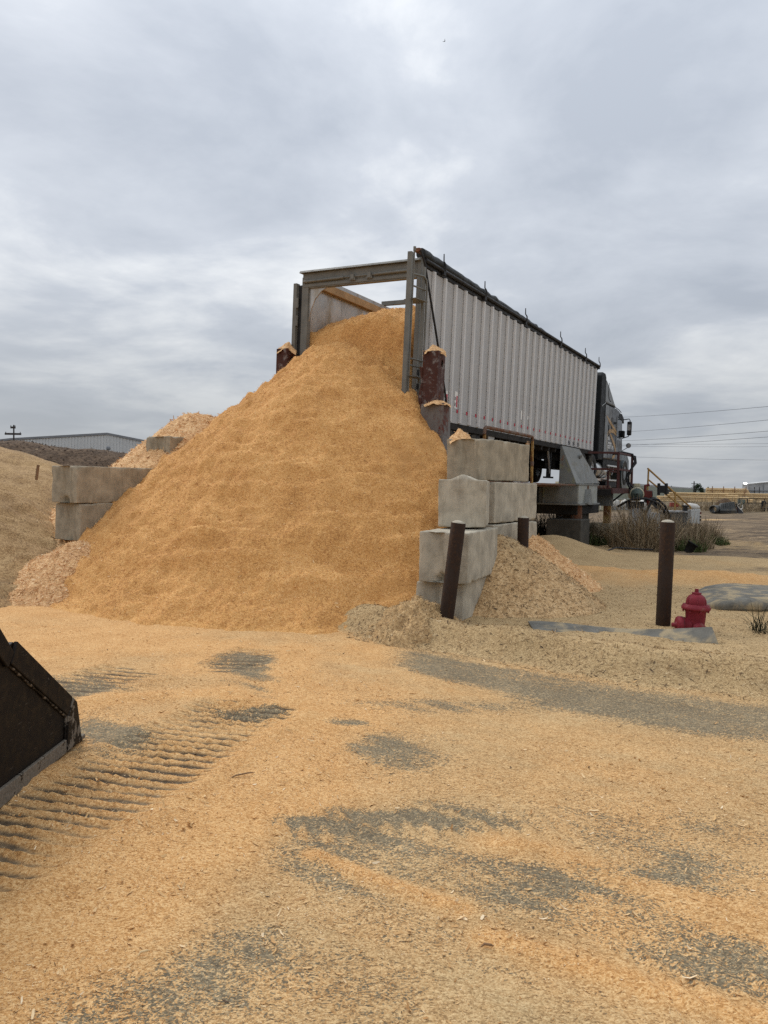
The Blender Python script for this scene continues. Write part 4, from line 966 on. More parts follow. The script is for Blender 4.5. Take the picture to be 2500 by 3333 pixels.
for s_ in (12.05, 13.36):
    for x_, o_ in ((-.15, 1), (-.46, 1), (-2.05, -1), (-2.36, -1)): wheel('wheel', TK, (x_, s_, .525), o_)
for x_, o_ in ((-.22, 1), (-2.28, -1)): wheel('wheel', TK, (x_, 18.98, .525), o_)
MB().tube([(-.95, 12.7, .95), (-.95, 13.2, 1.0)], .45, 20).build('fifth_wheel', 'under_grime', TK)

# ------------------------------------------------------------------ truck dumper: platform on piers
PF = empty('dumper_platform', (R0[0], R0[1], 0), (0, 0, YAW), 'grey steel truck-dumper platform raised on piers under the trailer', 'platform')
for x0, x1 in ((-.95, .12), (-2.72, -1.62)):
    MB().bx(x0, x1, -.35, 15.6, 1.80, 1.885).build('runway', 'rusty_deck', PF, bevel=.006)
    MB().bx(x0 + .3, x0 + .42, -.3, 15.5, 1.32, 1.797).build('runway_beam', 'dark_steel', PF)
MB().bx(.125, .62, 1.2, 8.85, 1.84, 1.882).build('walkway', 'rusty_deck', PF)
cg = MB().bx(-3.1, .598, 9.15, 9.20, 1.33, 1.86).bx(-3.1, .598, 11.3, 11.35, 1.33, 1.86).build('cross_girder', 'grey_paint', PF)
MB().bx(-3.15, .66, 9.08, 11.45, 1.862, 1.90).build('girder_flange', 'grey_paint', PF); MB().bx(-3.15, .70, 9.08, 11.45, 1.285, 1.328).build('girder_flange', 'grey_paint', PF)
MB().bx(.60, .635, 9.15, 11.35, 1.33, 1.86).build('end_plate', 'pale_grey_paint', PF)
MB().prism([(9.7, 1.33), (10.1, 1.33), (9.9, 1.75)], .64, .80, 'YZ').build('gusset', 'grey_paint', PF)
MB().bx(.637, .645, 10.1, 10.3, 1.42, 1.85).build('weld_patch', 'rusty_deck', PF)
for s_ in (-.4, -.9): MB().bx(s_, s_ + .02, 9.10, 9.148, 1.33, 1.86).build('stiffener', 'rusty_wedge', PF)
A_, B_, C_, D_, E_, F_, G_ = (.10, 9.21, 3.0), (.40, 10.0, 2.93), (.06, 9.10, 1.903), (.58, 9.12, 1.903), (.62, 9.55, 1.903), (.62, 11.75, 1.93), (-.1, 11.75, 1.93)
MB().add([A_, B_, C_, D_, E_, F_, G_], [(0, 2, 3), (0, 3, 4, 1), (1, 4, 5), (0, 1, 5, 6), (0, 6, 2), (2, 6, 5, 4, 3)]).build('hinge_bracket', 'grey_paint', PF, bevel=.008)
MB().prism([(.10, 2.985), (.07, 1.906), (.575, 1.906)], 9.085, 9.097, 'XZ').build('bracket_plate', 'rusty_wedge', PF)
MB().tube([(.455, 9.86, 2.72), (.50, 9.86, 2.70)], .07, 14).build('lifting_eye', 'grey_paint', PF)
c2 = MB().bx(-3.0, .72, 13.2, 13.25, 1.20, 1.72).build('cross_girder', 'grey_paint', PF)
for x_ in (-.45, .2): MB().prism([(12.3, 1.72), (13.19, 1.72), (13.19, 1.22)], x_, x_ + .03, 'YZ').build('gusset', 'grey_paint', PF)
MB().bx(-.1, .88, 12.3, 15.6, 1.76, 1.80).build('walkway', 'maroon_rail', PF); MB().bx(.84, .90, 12.3, 15.6, 1.62, 1.757).build('walkway_edge', 'maroon_rail', PF)
MB().bx(-2.8, .85, 12.28, 12.33, 1.55, 1.757).build('walkway_edge', 'under_grime', PF)
MB().bx(-2.9, .5, 9.5, 12.2, 1.0, 1.28).build('lifting_frame', 'under_grime', PF)
colm = MB().lathe([(.17, 0), (.17, .46)], 16, 'Z').build('column', 'rusty_deck', PF, (.42, 9.75, .86))
for q in ((.15, 10.9, .86), (-2.6, 9.75, .86), (-2.5, 10.9, .86)): inst(colm, PF, q)
for q in ((.55, 13.2, .62), (-.6, 13.0, .62), (-2.3, 13.0, .62)): MB().bar((q[0], q[1], q[2]), (q[0], q[1], 1.2), .22).build('column', 'rusty_yellow' if q[0] > 0 else 'dark_steel', PF)
MB().bar((-.05, 9.62, .86), (-.12, 9.62, 1.25), .05).bar((.02, 9.6, .86), (.05, 9.6, 1.2), .05).build('anchor_bolt', 'dark_steel', PF)
def pier(x_, s_, wx, ws, z0, z1, label, mat='dark_concrete', yaw=YAW):
    p = R0 + x_ * W + s_ * U
    o = MB().bx(-wx / 2, wx / 2, -ws / 2, ws / 2, 0, z1 - z0).build('concrete_pier', mat, None, (p[0], p[1], z0), bevel=.02); o.rotation_euler.z = yaw
    return tag(o, label, 'pier', 'concrete piers under the platform')
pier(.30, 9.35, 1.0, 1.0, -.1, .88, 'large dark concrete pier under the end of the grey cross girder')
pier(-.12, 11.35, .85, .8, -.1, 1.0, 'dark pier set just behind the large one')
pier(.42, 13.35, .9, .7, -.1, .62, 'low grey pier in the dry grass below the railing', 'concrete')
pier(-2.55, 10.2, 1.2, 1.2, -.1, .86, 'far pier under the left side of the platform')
MB().bx(-2.95, -2.90, 1.5, 9.0, 1.887, 2.62).bx(-2.95, -2.90, 9.0, 12.2, 2.18, 2.75).build('sky_blocker', 'under_grime', PF)  # dark sheets added to block bright sky showing beneath the trailer
# rails
def railing(name, posts, z0, z1, mids, r, mat, label, hid=None):
    ps = [R0 + a * W + b * U for a, b in posts]
    o = empty(name, (ps[0][0], ps[0][1], z0), label=label, cat='railing')
    rel = [Vector((p[0] - ps[0][0], p[1] - ps[0][1], 0)) for p in ps]
    for q in rel: MB().bar(q, q + Vector((0, 0, z1 - z0)), r * 2).build('post', mat, o, bevel=.004)
    for zz, nm in [(z1, 'top_rail')] + [(m_, 'mid_rail') for m_ in mids]:
        for a, b in zip(rel[:-1], rel[1:]):
            d_ = (b - a).normalized() * r; MB().bar(a + d_ + Vector((0, 0, zz - z0)), b - d_ + Vector((0, 0, zz - z0)), r * 1.9).build(nm, mat, o, bevel=.004)
    return o
railing('platform_railing', [(-.18, 12.62), (.86, 13.2), (.86, 15.5)], 1.80, 2.96, (2.42,), .035, 'maroon_rail', 'dark maroon square-tube railing at the end of the platform beside the truck')
o = railing('platform_railing', [(.45, 13.6), (.60, 14.6)], 1.80, 2.36, (), .03, 'maroon_rail', 'short low maroon rail inside the platform railing')
q0 = R0 + .62 * W + 1.85 * U; o = empty('pipe_railing', (q0[0], q0[1], 1.88), (0, 0, YAW), 'rusty yellow pipe rail above the topmost right-hand block', 'railing')
MB().tube([(0, 0, 0), (0, 0, .93)], .034).build('post', 'rusty_yellow', o); MB().tube([(0, 3.05, -.02), (0, 3.05, .98)], .036).build('post', 'rusty_yellow', o)
MB().tube([(0, -.02, .93), (0, .02, 1.05), (0, .08, 1.08), (0, 2.97, 1.08), (0, 3.04, 1.06), (0, 3.05, .99)], .037).build('top_rail', 'rusty_deck', o); MB().lathe([(.045, .40), (.045, .50)], 12, 'Z', (0, 3.05, 0)).build('clamp', 'rusty_deck', o)

# ------------------------------------------------------------------ steel stop posts at the tail of the platform
def box_post(name, ctr, sx, sy, z0, z1, mat, label, yaw=YAW, hole=None, lean=(0, 0), th=.012, fillz=None):
    o = empty(name, (ctr[0], ctr[1], z0), (R(lean[0]), R(lean[1]), yaw), label, 'post', 'steel box posts at the tail of the platform')
    h_ = z1 - z0
    b_ = MB().bx(-sx / 2, sx / 2, -sy / 2, -sy / 2 + th, 0, h_); b_.build('plate', mat, o)
    MB().bx(-sx / 2, sx / 2, sy / 2 - th, sy / 2, 0, h_).build('plate', mat, o)
    MB().bx(-sx / 2, -sx / 2 + th, -sy / 2 + th + .001, sy / 2 - th - .001, 0, h_).build('plate', mat, o)
    # right-hand plate, with a burnt hole near the top
    y0, y1 = -sy / 2 + th + .001, sy / 2 - th - .001
    if hole:
        hy, hz, hr, asp = hole; n = 24; pts = [(hy + hr * math.cos(2 * PI * k / n), hz + hr * asp * math.sin(2 * PI * k / n)) for k in range(n)]
        def edge(k):
            a_ = 2 * PI * k / n; c_, s_ = math.cos(a_), math.sin(a_); ts = []
            if abs(c_) > 1e-6: ts.append(((y1 if c_ > 0 else y0) - hy) / c_)
            if abs(s_) > 1e-6: ts.append(((h_ if s_ > 0 else hz - .3) - hz) / s_)
            t_ = min(v for v in ts if v > 0); return (hy + c_ * t_, hz + s_ * t_)
        vs = []; fs = []
        for x_ in (sx / 2 - th, sx / 2):
            vs += [(x_, a_, b2) for a_, b2 in pts] + [(x_, *edge(k)) for k in range(n)]
        for k in range(n):
            j = (k + 1) % n
            fs += [(k, j, n + j, n + k), (2 * n + k, 3 * n + k, 3 * n + j, 2 * n + j), (k, 2 * n + k, 2 * n + j, j)]
        bb = MB().add(vs, fs)
        for yy_, zz_ in ((y0, h_), (y1, h_), (y0, hz - .3), (y1, hz - .3)):     # corners cut off by the ring
            ks = sorted(range(n), key=lambda k: (edge(k)[0] - yy_) ** 2 + (edge(k)[1] - zz_) ** 2)[:2]
            for x_ in (sx / 2 - th, sx / 2): bb.add([(x_, *edge(ks[0])), (x_, *edge(ks[1])), (x_, yy_, zz_)], [(0, 1, 2)])
        bb.bx(sx / 2 - th, sx / 2, y0, y1, 0, hz - .3); bb.build('plate', mat, o)
    else: MB().bx(sx / 2 - th, sx / 2, y0, y1, 0, h_).build('plate', mat, o)
    return o
def post_heap(ctr, r_, z, h_, label, seed):
    o, v = heap_mesh('small_heap', cone(ctr[0], ctr[1], z + h_, h_ / r_ * 1.05, .05), ctr[0] - r_ * 1.1, ctr[0] + r_ * 1.1, ctr[1] - r_ * 1.1, ctr[1] + r_ * 1.1, .018, 'pink_shavings', .03, 9, seed, floor=z - .05)
    tag(o, label, 'sawdust', 'small caps of sawdust on posts and blocks'); surf_chips(v, 350, 'pink_chip', 'shavings on ' + label, .013, seed)
box_post('steel_post', (.80, 13.28), .29, .29, 2.1, 4.10, 'red_oxide_steel', 'tall red-brown steel box post beside the right rear corner of the trailer', hole=(.03, 1.80, .042, 1.6), lean=(0, 1.2))
MB_ = MB().prism([(-.30, 0), (-.145, 0), (-.145, 1.72), (-.20, 1.74), (-.16, 1.45), (-.21, 1.2), (-.155, .95), (-.22, .7), (-.30, .35)], -.16, -.13, 'XZ'); fl = MB_.build('side_flange', 'red_oxide_steel', [o for o in bpy.data.objects if o.name.startswith('steel_post')][0], (0, 0, 0))
box_post('steel_post', (.85, 12.86), .42, .30, .3, 3.15, 'grey_worn_steel', 'shorter grey and rust-red steel box post in front of the tall one')
box_post('steel_post', (-2.02, 14.98), .26, .30, 2.4, 4.40, 'red_oxide_steel', 'grey and maroon box post with a hole, left rear corner of the trailer', hole=(.02, 1.77, .075, 1.2), lean=(0, 1.5))
post_heap((.84, 13.30), .165, 4.08, .15, 'sawdust cap on the tall right box post', 61)
post_heap((.86, 12.84), .20, 3.12, .10, 'sawdust cap on the shorter grey box post', 62)
post_heap((-1.97, 14.98), .165, 4.36, .20, 'sawdust cap on the left box post', 63)
post_heap((1.14, 11.30), .17, 2.44, .17, 'little heap of sawdust on the topmost right block', 64)

# ------------------------------------------------------------------ bollards
def bollard(x_, y_, z0, z1, label, lean=(0, 0), r_=.085, cap='concrete'):
    o = empty('bollard', (x_, y_, z0), (R(lean[0]), R(lean[1]), 0), label, 'bollard', 'brown pipe bollards')
    h_ = z1 - z0
    MB().lathe([(r_, 0), (r_, h_ - .004), (r_ - .004, h_)], 28, 'Z', cap=False).build('pipe', 'brown_bollard', o)
    MB().lathe([(r_ - .005, h_ - .012), (r_ * .8, h_ + .012), (r_ * .4, h_ + .026), (.0, h_ + .030)], 24, 'Z', cap=False).build('concrete_cap', 'pale_concrete', o)
bollard(.715, 8.66, -.02, 1.345, 'leaning brown pipe bollard in front of the right-hand block wall', lean=(1.0, 6.0))
bollard(2.115, 11.4, .1, 1.30, 'upright brown pipe bollard half sunk in chips right of the block wall')
bollard(3.345, 8.92, .02, 1.375, 'tall brown pipe bollard standing beside the red hydrant', lean=(0, 1.0))

# ------------------------------------------------------------------ hydrant
HY = empty('fire_hydrant', (3.60, 8.62, -.055), (0, R(1.0), R(-2)), 'dark red fire hydrant half buried behind the rubber sheet', 'hydrant')
MB().lathe([(.16, 0), (.16, .10), (.118, .12), (.115, .30), (.122, .36), (.128, .46), (.145, .50)], 28).build('barrel', 'hydrant_red', HY)
MB().lathe([(.15, .497), (.178, .505), (.182, .52), (.178, .545), (.166, .552), (.164, .567), (.130, .572)], 32).build('flange', 'hydrant_red', HY)
MB().lathe([(.128, .570), (.128, .592), (.122, .63), (.104, .668), (.078, .692), (.055, .704), (.055, .712), (.062, .714), (.062, .722), (.038, .726), (.034, .728)], 28).build('bonnet', 'hydrant_red', HY)
for k in range(6):
    a_ = k * PI / 3 + .3; MB().tube([(.127 * math.cos(a_), .127 * math.sin(a_), .585), (.122 * math.cos(a_), .122 * math.sin(a_), .63), (.095 * math.cos(a_), .095 * math.sin(a_), .678)], [.010, .008, .004], 6).build('bonnet_rib', 'hydrant_red', HY)
MB().lathe([(.027, .726), (.024, .772)], 5).build('operating_nut', 'hydrant_red', HY)
bl = MB().lathe([(.013, 0), (.013, .022)], 6).build('flange_bolt', 'hydrant_red', HY, (.165, 0, .475))
for k in range(1, 8): inst(bl, HY, (.163 * math.cos(k * PI / 4), .163 * math.sin(k * PI / 4), .476))
nz_ = MB().lathe([(.105, -.08), (.105, -.165), (.115, -.17), (.115, -.215), (.105, -.235), (.07, -.245), (.03, -.25), (.028, -.30), (.0, -.302)], 26, 'X', (0, 0, .29)).build('pumper_nozzle', 'hydrant_red', HY)
MB().lathe([(.106, -.172), (.1165, -.173), (.1165, -.176), (.106, -.177)], 26, 'X', (0, 0, .29), cap=False).build('nozzle_seam', 'iron_chain', nz_)
hn = MB().lathe([(.082, -.08), (.082, -.135), (.070, -.14), (.070, -.17), (.055, -.178), (.035, -.18), (.0, -.182)], 24, 'Y', (.01, 0, .27)).build('hose_nozzle', 'hydrant_red', HY)
MB().lathe([(.026, -.178), (.023, -.215), (.0, -.216)], 5, 'Y', (.01, 0, .27)).build('cap_nut', 'hydrant_red', hn)
ch = None
for k in range(9):
    q = MB(); pts = [(.013 * math.cos(a_), 0, .020 * math.sin(a_)) for a_ in np.linspace(0, 2 * PI, 11)]; q.tube(pts, .0042, 5, False)
    l_ = q.build('chain_link', 'iron_chain', HY, (-.215 + .004 * k + .008 * math.sin(k * .8), -.02, .17 - .030 * k)); l_.rotation_euler = (0, R(10 * math.sin(k)), (k % 2) * PI / 2)

HY.scale = (.88, .88, .88)
# ------------------------------------------------------------------ rubber conveyor belts lying about
def sheet(name, rows, th, mat, label, cat='rubber belt'):
    """rows: list of rows of points; a solid sheet of thickness TH below them"""
    ny, nx = len(rows), len(rows[0]); top = [Vector(p) for r_ in rows for p in r_]; bot = [p - Vector((0, 0, th)) for p in top]
    vs = top + bot; n = nx * ny; fs = []
    for j in range(ny - 1):
        for i in range(nx - 1):
            a_ = j * nx + i; fs += [(a_, a_ + 1, a_ + nx + 1, a_ + nx), (n + a_, n + a_ + nx, n + a_ + nx + 1, n + a_ + 1)]
    for i in range(nx - 1):
        fs += [(i, n + i, n + i + 1, i + 1), ((ny - 1) * nx + i, (ny - 1) * nx + i + 1, n + (ny - 1) * nx + i + 1, n + (ny - 1) * nx + i)]
    for j in range(ny - 1):
        fs += [(j * nx, (j + 1) * nx, n + (j + 1) * nx, n + j * nx), (j * nx + nx - 1, n + j * nx + nx - 1, n + (j + 1) * nx + nx - 1, (j + 1) * nx + nx - 1)]
    o = MB().add(vs, fs, True).build(name, mat); m = o.modifiers.new('edge', 'EDGE_SPLIT'); m.split_angle = R(50)
    return tag(o, label, cat)
rows = []
for j in range(7):
    v_ = j / 6; r_ = []
    for i in range(25):
        u_ = i / 24; bx0 = 1.72 + u_ * 1.84; by0 = 8.85 - .72 * u_ ** 1.2 - .58 * (1 - v_) * (1 - .70 * u_) + .05 * math.sin(u_ * 5)
        zz = float(zg(np.array([bx0]), np.array([by0]))[0]) * .25 + .055 + .05 * v_ + .010 * math.sin(v_ * PI) + .015 * math.sin(u_ * 7 + 1) + .10 * u_ ** 3 * (.3 + .7 * v_) + .03 * v_
        r_.append((bx0, by0, zz))
    rows.append(r_)
sheet('rubber_belt', rows, .016, 'belt_rubber', 'flat grey strip of conveyor rubber half buried in front of the hydrant')
rows = []
prof = [(.03, .035), (-.02, .05), (-.05, .09), (-.03, .14), (.03, .175), (.3, .185), (.8, .20), (1.4, .20), (2.0, .17), (2.25, .10), (2.3, .02)]
for d_, h_ in prof:
    r_ = []
    for i in range(16):
        u_ = i / 15; ed = 1 - .82 * max(0, 1 - u_ / .16) ** 2
        ex, ey = 4.42 + 3.4 * u_, 10.35 - 1.05 * u_ + .10 * math.sin(u_ * 4)
        dd_ = (d_ - .9) * (.22 + .78 * min(1, u_ / .30) ** .6) + .9 * (.3 + .7 * min(1, u_ / .3))
        hh = h_ * (.35 + .65 * min(1, u_ / .10)) * (1 + .05 * math.sin(u_ * 9))
        r_.append((ex + .25 * dd_ * .3, ey + dd_, .10 + hh))
    rows.append(r_)
sheet('rubber_belt', rows, .018, 'belt_rubber', 'big folded grey rubber sheet lying behind the hydrant at the right edge')

# ------------------------------------------------------------------ loader bucket (near left)
BK = empty('loader_bucket', (-2.0, 4.72, 0), (0, 0, 0), 'near-black loader bucket resting on the chips at the left edge', 'loader bucket')
def yz(pts): return [(a_ - 4.72, b_) for a_, b_ in pts]
side = yz([(2.9, .02), (4.72, .015), (4.99, .012), (4.90, .30), (4.82, .345), (4.10, .86), (3.95, .83), (3.6, 1.08), (3.0, 1.22), (2.7, .8)])
sp = MB().prism(side, -.05, -.02, 'YZ').build('side_plate', 'bucket_paint', BK, bevel=.004)
MB().prism(side, -2.53, -2.50, 'YZ').build('side_plate', 'bucket_paint', BK, bevel=.004)
MB().prism(yz([(4.03, .755), (4.10, .865), (4.835, .348), (4.765, .245)]), -.019, .004, 'YZ').build('reinforcing_strip', 'bucket_paint', BK, bevel=.006)
MB().prism(yz([(3.0, 1.24), (3.62, 1.10), (4.00, .74), (4.07, .81), (3.75, 1.15), (3.05, 1.34)]), -.019, .002, 'YZ').build('reinforcing_strip', 'bucket_paint', BK, bevel=.006)
MB().prism(yz([(4.745, .02), (4.985, .012), (4.90, .30), (4.845, .338), (4.765, .24)]), -.019, .006, 'YZ').build('corner_wear_plate', 'bucket_halfworn', BK, bevel=.006)
for a_, b_ in (((4.03, .75), (4.765, .24)), ((4.765, .24), (4.745, .03)), ((4.765, .245), (4.84, .34)), ((3.0, 1.235), (3.62, 1.095))):
    n_ = 14; MB().tube([(-.016 + .004 * (k % 2), a_[0] - 4.72 + (b_[0] - a_[0]) * k / n_, a_[1] + (b_[1] - a_[1]) * k / n_) for k in range(n_ + 1)], [.007 + .002 * ((k * 7) % 3) for k in range(n_ + 1)], 6).build('weld_bead', 'bucket_halfworn', BK)
MB().prism(yz([(2.9, .016), (4.742, .016), (4.742, .10), (2.9, .125)]), -.019, .003, 'YZ').build('wear_strip', 'bucket_worn', BK, bevel=.004)
MB().bx(-2.5, -.05, -1.8, .20, .015, .045).build('floor_plate', 'bucket_halfworn', BK); MB().bx(-2.54, .0, .202, .33, .008, .038).build('cutting_edge', 'bucket_worn', BK, bevel=.006)
pts = [(-1.8, .03)] + [(-1.8 - .45 * math.sin(a_), .55 - .52 * math.cos(a_)) for a_ in np.linspace(0, PI * .8, 9)]
bb = MB(); vs = []
for a_, b_ in pts: vs += [(-2.5, a_, b_), (-.05, a_, b_), (-.05, a_ - .02, b_), (-2.5, a_ - .02, b_)]
bb.add(vs, [f for i in range(len(pts) - 1) for f in ((4 * i, 4 * i + 1, 4 * i + 5, 4 * i + 4), (4 * i + 2, 4 * i + 3, 4 * i + 7, 4 * i + 6))]); bb.build('back_plate', 'bucket_paint', BK)

# ------------------------------------------------------------------ hydraulic power pack, tank, box, stairs (far end of the platform)
HP = empty('hydraulic_power_pack', (9.0, 26.6, 0), (0, 0, R(-12)), 'hydraulic power pack with a round electric motor and black hoses at the platform end', 'power pack')
MB().bx(-.30, .38, -.35, .40, .0, 1.10).build('oil_tank', 'galvanised', HP, bevel=.015); MB().bx(.385, .70, -.2, .5, .0, .95).build('tank_side', 'box_grey', HP, bevel=.015)
mt = MB().lathe([(.0, -.30), (.15, -.30), (.235, -.27), (.25, -.22), (.25, .34), (.20, .42), (.0, .43)], 28, 'Y', (-.12, -.15, 1.60), cap=False).build('motor', 'motor_cream', HP)
MB().lathe([(.0, -.312), (.03, -.312), (.032, -.306), (.205, -.304), (.21, -.29)], 24, 'Y', (-.12, -.15, 1.60), cap=False).build('fan_cover', 'motor_teal', mt)
MB().lathe([(.0, -.33), (.032, -.328), (.036, -.312)], 14, 'Y', (-.12, -.15, 1.60), cap=False).build('fan_hub', 'plastic_black', mt)
MB().bx(-.40, .15, -.3, .35, 1.12, 1.34).build('motor_base', 'dark_steel', HP)
MB().bx(-.20, .02, -.1, .2, 1.86, 1.98).build('terminal_box', 'motor_cream', HP, bevel=.02)
MB().bx(.10, .42, -.15, .2, 1.50, 1.72).tube([(.2, 0, 1.72), (.2, 0, 1.9), (.34, 0, 1.94)], .05).tube([(.3, -.1, 1.5), (.3, -.1, 1.2)], .06).build('valve_block', 'valve_red', HP, bevel=.01)
MB().tube([(.05, .05, 1.62), (.45, .05, 1.62)], .12, 14).bx(.20, .55, -.05, .25, 1.32, 1.5).build('pump', 'dark_steel', HP)
pb = MB().bx(.62, .92, -.05, .15, 1.66, 1.92); pb.bx(.62, .70, -.06, .16, 1.58, 2.0); pb.bx(.86, .95, -.06, .16, 1.6, 2.0); pb.build('relief_valve', 'plastic_black', HP, bevel=.02)
for pts in ([(-.75, -.4, 1.15), (-.5, -.5, 1.32), (-.2, -.55, 1.45), (.2, -.5, 1.45), (.6, -.4, 1.3), (.85, -.3, 1.0), (.95, -.2, .55)],
            [(.3, -.3, 1.45), (.6, -.35, 1.42), (.85, -.25, 1.2), (1.0, -.2, .9), (1.05, -.1, .6)],
            [(.5, -.2, 1.3), (.75, -.25, 1.15), (.9, -.1, .85), (.8, 0, .5)], [(-.4, -.45, 1.1), (-.1, -.5, 1.2), (.15, -.5, 1.0), (.2, -.45, .7)], [(.35, -.4, 1.3), (.25, -.45, 1.1), (.1, -.48, .8)]):
    MB().tube(pts, .042, 8).build('hose', 'hose_rubber', HP)
HS = empty('hydraulic_hose', (8.6, 26.4, 0), (0, 0, 0), 'looping black hydraulic hoses hanging from the platform railing', 'hose')
MB().tube([(-.55, .6, 3.05), (-.15, .4, 3.08), (.15, .25, 3.0), (.22, .2, 2.75), (.08, .15, 2.45), (-.02, .1, 2.25), (-.02, .05, 2.0), (.12, 0, 1.8), (.30, 0, 1.7)], .035, 8).build('hose_line', 'hose_rubber', HS)
MB().tube([(-.45, .6, 3.02), (-.05, .4, 3.04), (.25, .25, 2.92), (.26, .2, 2.7), (.02, .15, 2.4), (-.10, .1, 2.2), (-.06, .05, 1.95), (.02, 0, 1.78), (.28, 0, 1.62)], .035, 8).build('hose_line', 'hose_rubber', HS)
MB().tube([(-.9, 0, 1.22), (-.6, -.1, 1.35), (-.3, -.1, 1.6), (0, 0, 1.72)], .03, 8).build('hose_line', 'hose_rubber', HS)
EB = empty('electrical_box', (10.7, 26.0, 0), (0, 0, R(6)), 'pale grey electrical box on legs in the dry grass', 'electrical box')
MB().bx(-.16, .10, -.11, .11, .63, 1.10).build('cabinet', 'box_grey', EB, bevel=.012); MB().bx(.103, .19, -.10, .10, .62, 1.12).build('cabinet_door', 'box_grey', EB, bevel=.008)
for z_ in (.72, .83, .96): MB().bx(.175, .215, -.125, -.06, z_, z_ + .06).build('latch', 'valve_red' if z_ > .9 else 'plastic_black', EB)
for x_ in (-.10, .12): MB().bar((x_, .05, -.05), (x_, .05, .63), .03).build('leg', 'dark_steel', EB)
TKK = empty('steel_tank', (10.72, 27.6, 0), (0, 0, R(-5)), 'low grey steel tank with a pale rim behind the electrical box', 'tank')
MB().bx(-.5, .46, -.4, .4, 0, .96).build('tank_body', 'scrap_grey', TKK); MB().bx(-.53, .49, -.43, .43, .963, 1.01).build('rim', 'galvanised', TKK); MB().bx(.20, .34, -.2, -.05, 1.01, 1.16).bx(.17, .38, -.23, -.02, 1.162, 1.22).build('filler', 'plastic_black', TKK)
ST = empty('platform_stairs', (9.78, 28.0, 0), (0, 0, 0), 'steel stairs with an ochre handrail going down from the platform', 'stairs')
for dy in (0,):
    MB().tube([(0, dy, 1.50), (0.02, dy, 2.53)], .032).build('rail_post', 'ochre_rail', ST); MB().tube([(1.04, dy, .6), (1.04, dy, 1.70)], .032).build('rail_post', 'ochre_rail', ST); MB().tube([(1.62, dy, .3), (1.62, dy, 1.12)], .032).build('rail_post', 'ochre_rail', ST)
    MB().tube([(-.02, dy, 2.56), (1.64, dy, 1.12)], .034).build('handrail', 'ochre_rail', ST); MB().tube([(.03, dy, 2.13), (1.45, dy, 1.02)], .030).build('mid_rail', 'ochre_rail', ST)
    MB().bar((-.3, dy, 1.75), (1.6, dy, .15), .06, .2).build('stringer', 'dark_steel', ST)
for k in range(8): MB().bx(-.28 + k * .23, -.02 + k * .23, .04, .71, 1.66 - k * .2, 1.69 - k * .2).build('tread', 'rusty_deck', ST)

# ------------------------------------------------------------------ plants
def blades(name, n, region, hmin, hmax, wd, mats, label, seed, bend=.5, kind='stuff', lean=.25, cat='grass'):
    r = np.random.default_rng(seed)
    (cx, cy, rx, ry) = region
    a = r.random(n) * 2 * PI; q = np.sqrt(r.random(n)); bx_ = cx + rx * q * np.cos(a); by_ = cy + ry * q * np.sin(a)
    bz = zg(bx_, by_) - .03; h = (hmin + (hmax - hmin) * r.random(n) ** 1.6) * (1 - .45 * q ** 2) ; az = r.random(n) * 2 * PI; bd = np.abs(r.normal(size=n)) * bend; lx_, ly_ = r.normal(size=n) * lean, r.normal(size=n) * lean
    vs = []
    for t_, ww in ((0, 1.0), (.4, .9), (.75, .65), (1.0, .15)):
        ox = np.cos(az) * bd * h * t_ ** 2 + lx_ * h * t_; oy = np.sin(az) * bd * h * t_ ** 2 + ly_ * h * t_; oz = h * (t_ - .35 * bd * t_ ** 2)
        fa = az + PI / 2 + .4 * np.sin(bx_ * 40); w_ = wd * ww * .5
        vs.append(np.stack([bx_ + ox - np.cos(fa) * w_, by_ + oy - np.sin(fa) * w_, bz + oz], -1)); vs.append(np.stack([bx_ + ox + np.cos(fa) * w_, by_ + oy + np.sin(fa) * w_, bz + oz], -1))
    V = np.stack(vs, 1).reshape(-1, 3); b = (np.arange(n) * 8)[:, None]
    f = np.concatenate([b + np.array([[2 * k, 2 * k + 1, 2 * k + 3, 2 * k + 2]]) for k in range(3)], 0)
    o = np_mesh(name, V, f, mats, False); tag(o, label, cat, None, kind); return o
blades('dry_grass', 1700, (7.75, 22.5, .95, 1.1), .45, 1.9, .017, 'dry_straw', 'tall clump of dry grass right of the large pier', 71, .38)
blades('dry_grass', 1000, (9.3, 23.4, .9, 1.0), .35, 1.5, .016, 'dry_straw', 'dry grass between the bollard and the electrical box', 72, .4)
blades('dry_grass', 700, (11.1, 26.2, .6, .8), .5, 1.15, .02, 'dry_straw', 'dry grass right of the electrical box', 73, .45)
blades('dry_grass', 1500, (7.0, 24.8, 1.0, .9), .5, 1.05, .018, 'dry_straw', 'flattened dry grass between the two piers', 74, .8)
blades('green_grass', 420, (8.9, 22.0, .55, .35), .2, .6, .022, 'green_blade', 'green grass at the foot of the dry clump', 75, .5)
blades('green_grass', 700, (10.9, 25.2, .7, .5), .15, .5, .022, 'green_blade', 'green grass below the electrical box', 76, .5)
blades('green_grass', 500, (6.7, 24.0, .7, .4), .15, .55, .022, 'green_blade', 'green weeds under the platform', 77, .6)
blades('dark_weeds', 1600, (5.5, 24.6, 1.2, 1.6), .5, 1.6, .016, 'dark_weed', 'dark leggy weeds in the shade below the platform', 78, .35)
blades('dark_weeds', 900, (4.9, 23.6, 1.0, 1.0), .3, .9, .03, 'dark_weed', 'low dark weeds behind the chip heap', 79, .5)
blades('sedge_tuft', 60, (4.35, 8.6, .13, .12), .25, .55, .009, 'dark_weed', 'dark wiry sedge tuft at the right edge beside the rubber sheet', 80, .9)
blades('dry_grass', 1500, (30, 66, 14, 3), .5, 1.5, .05, 'dry_straw', 'brown scrub along the far edge of the yard', 81, .3)
blades('dry_grass', 1300, (36, 70, 10, 2.5), .5, 1.8, .05, 'dry_straw', 'taller brown scrub behind the scrap', 82, .3)

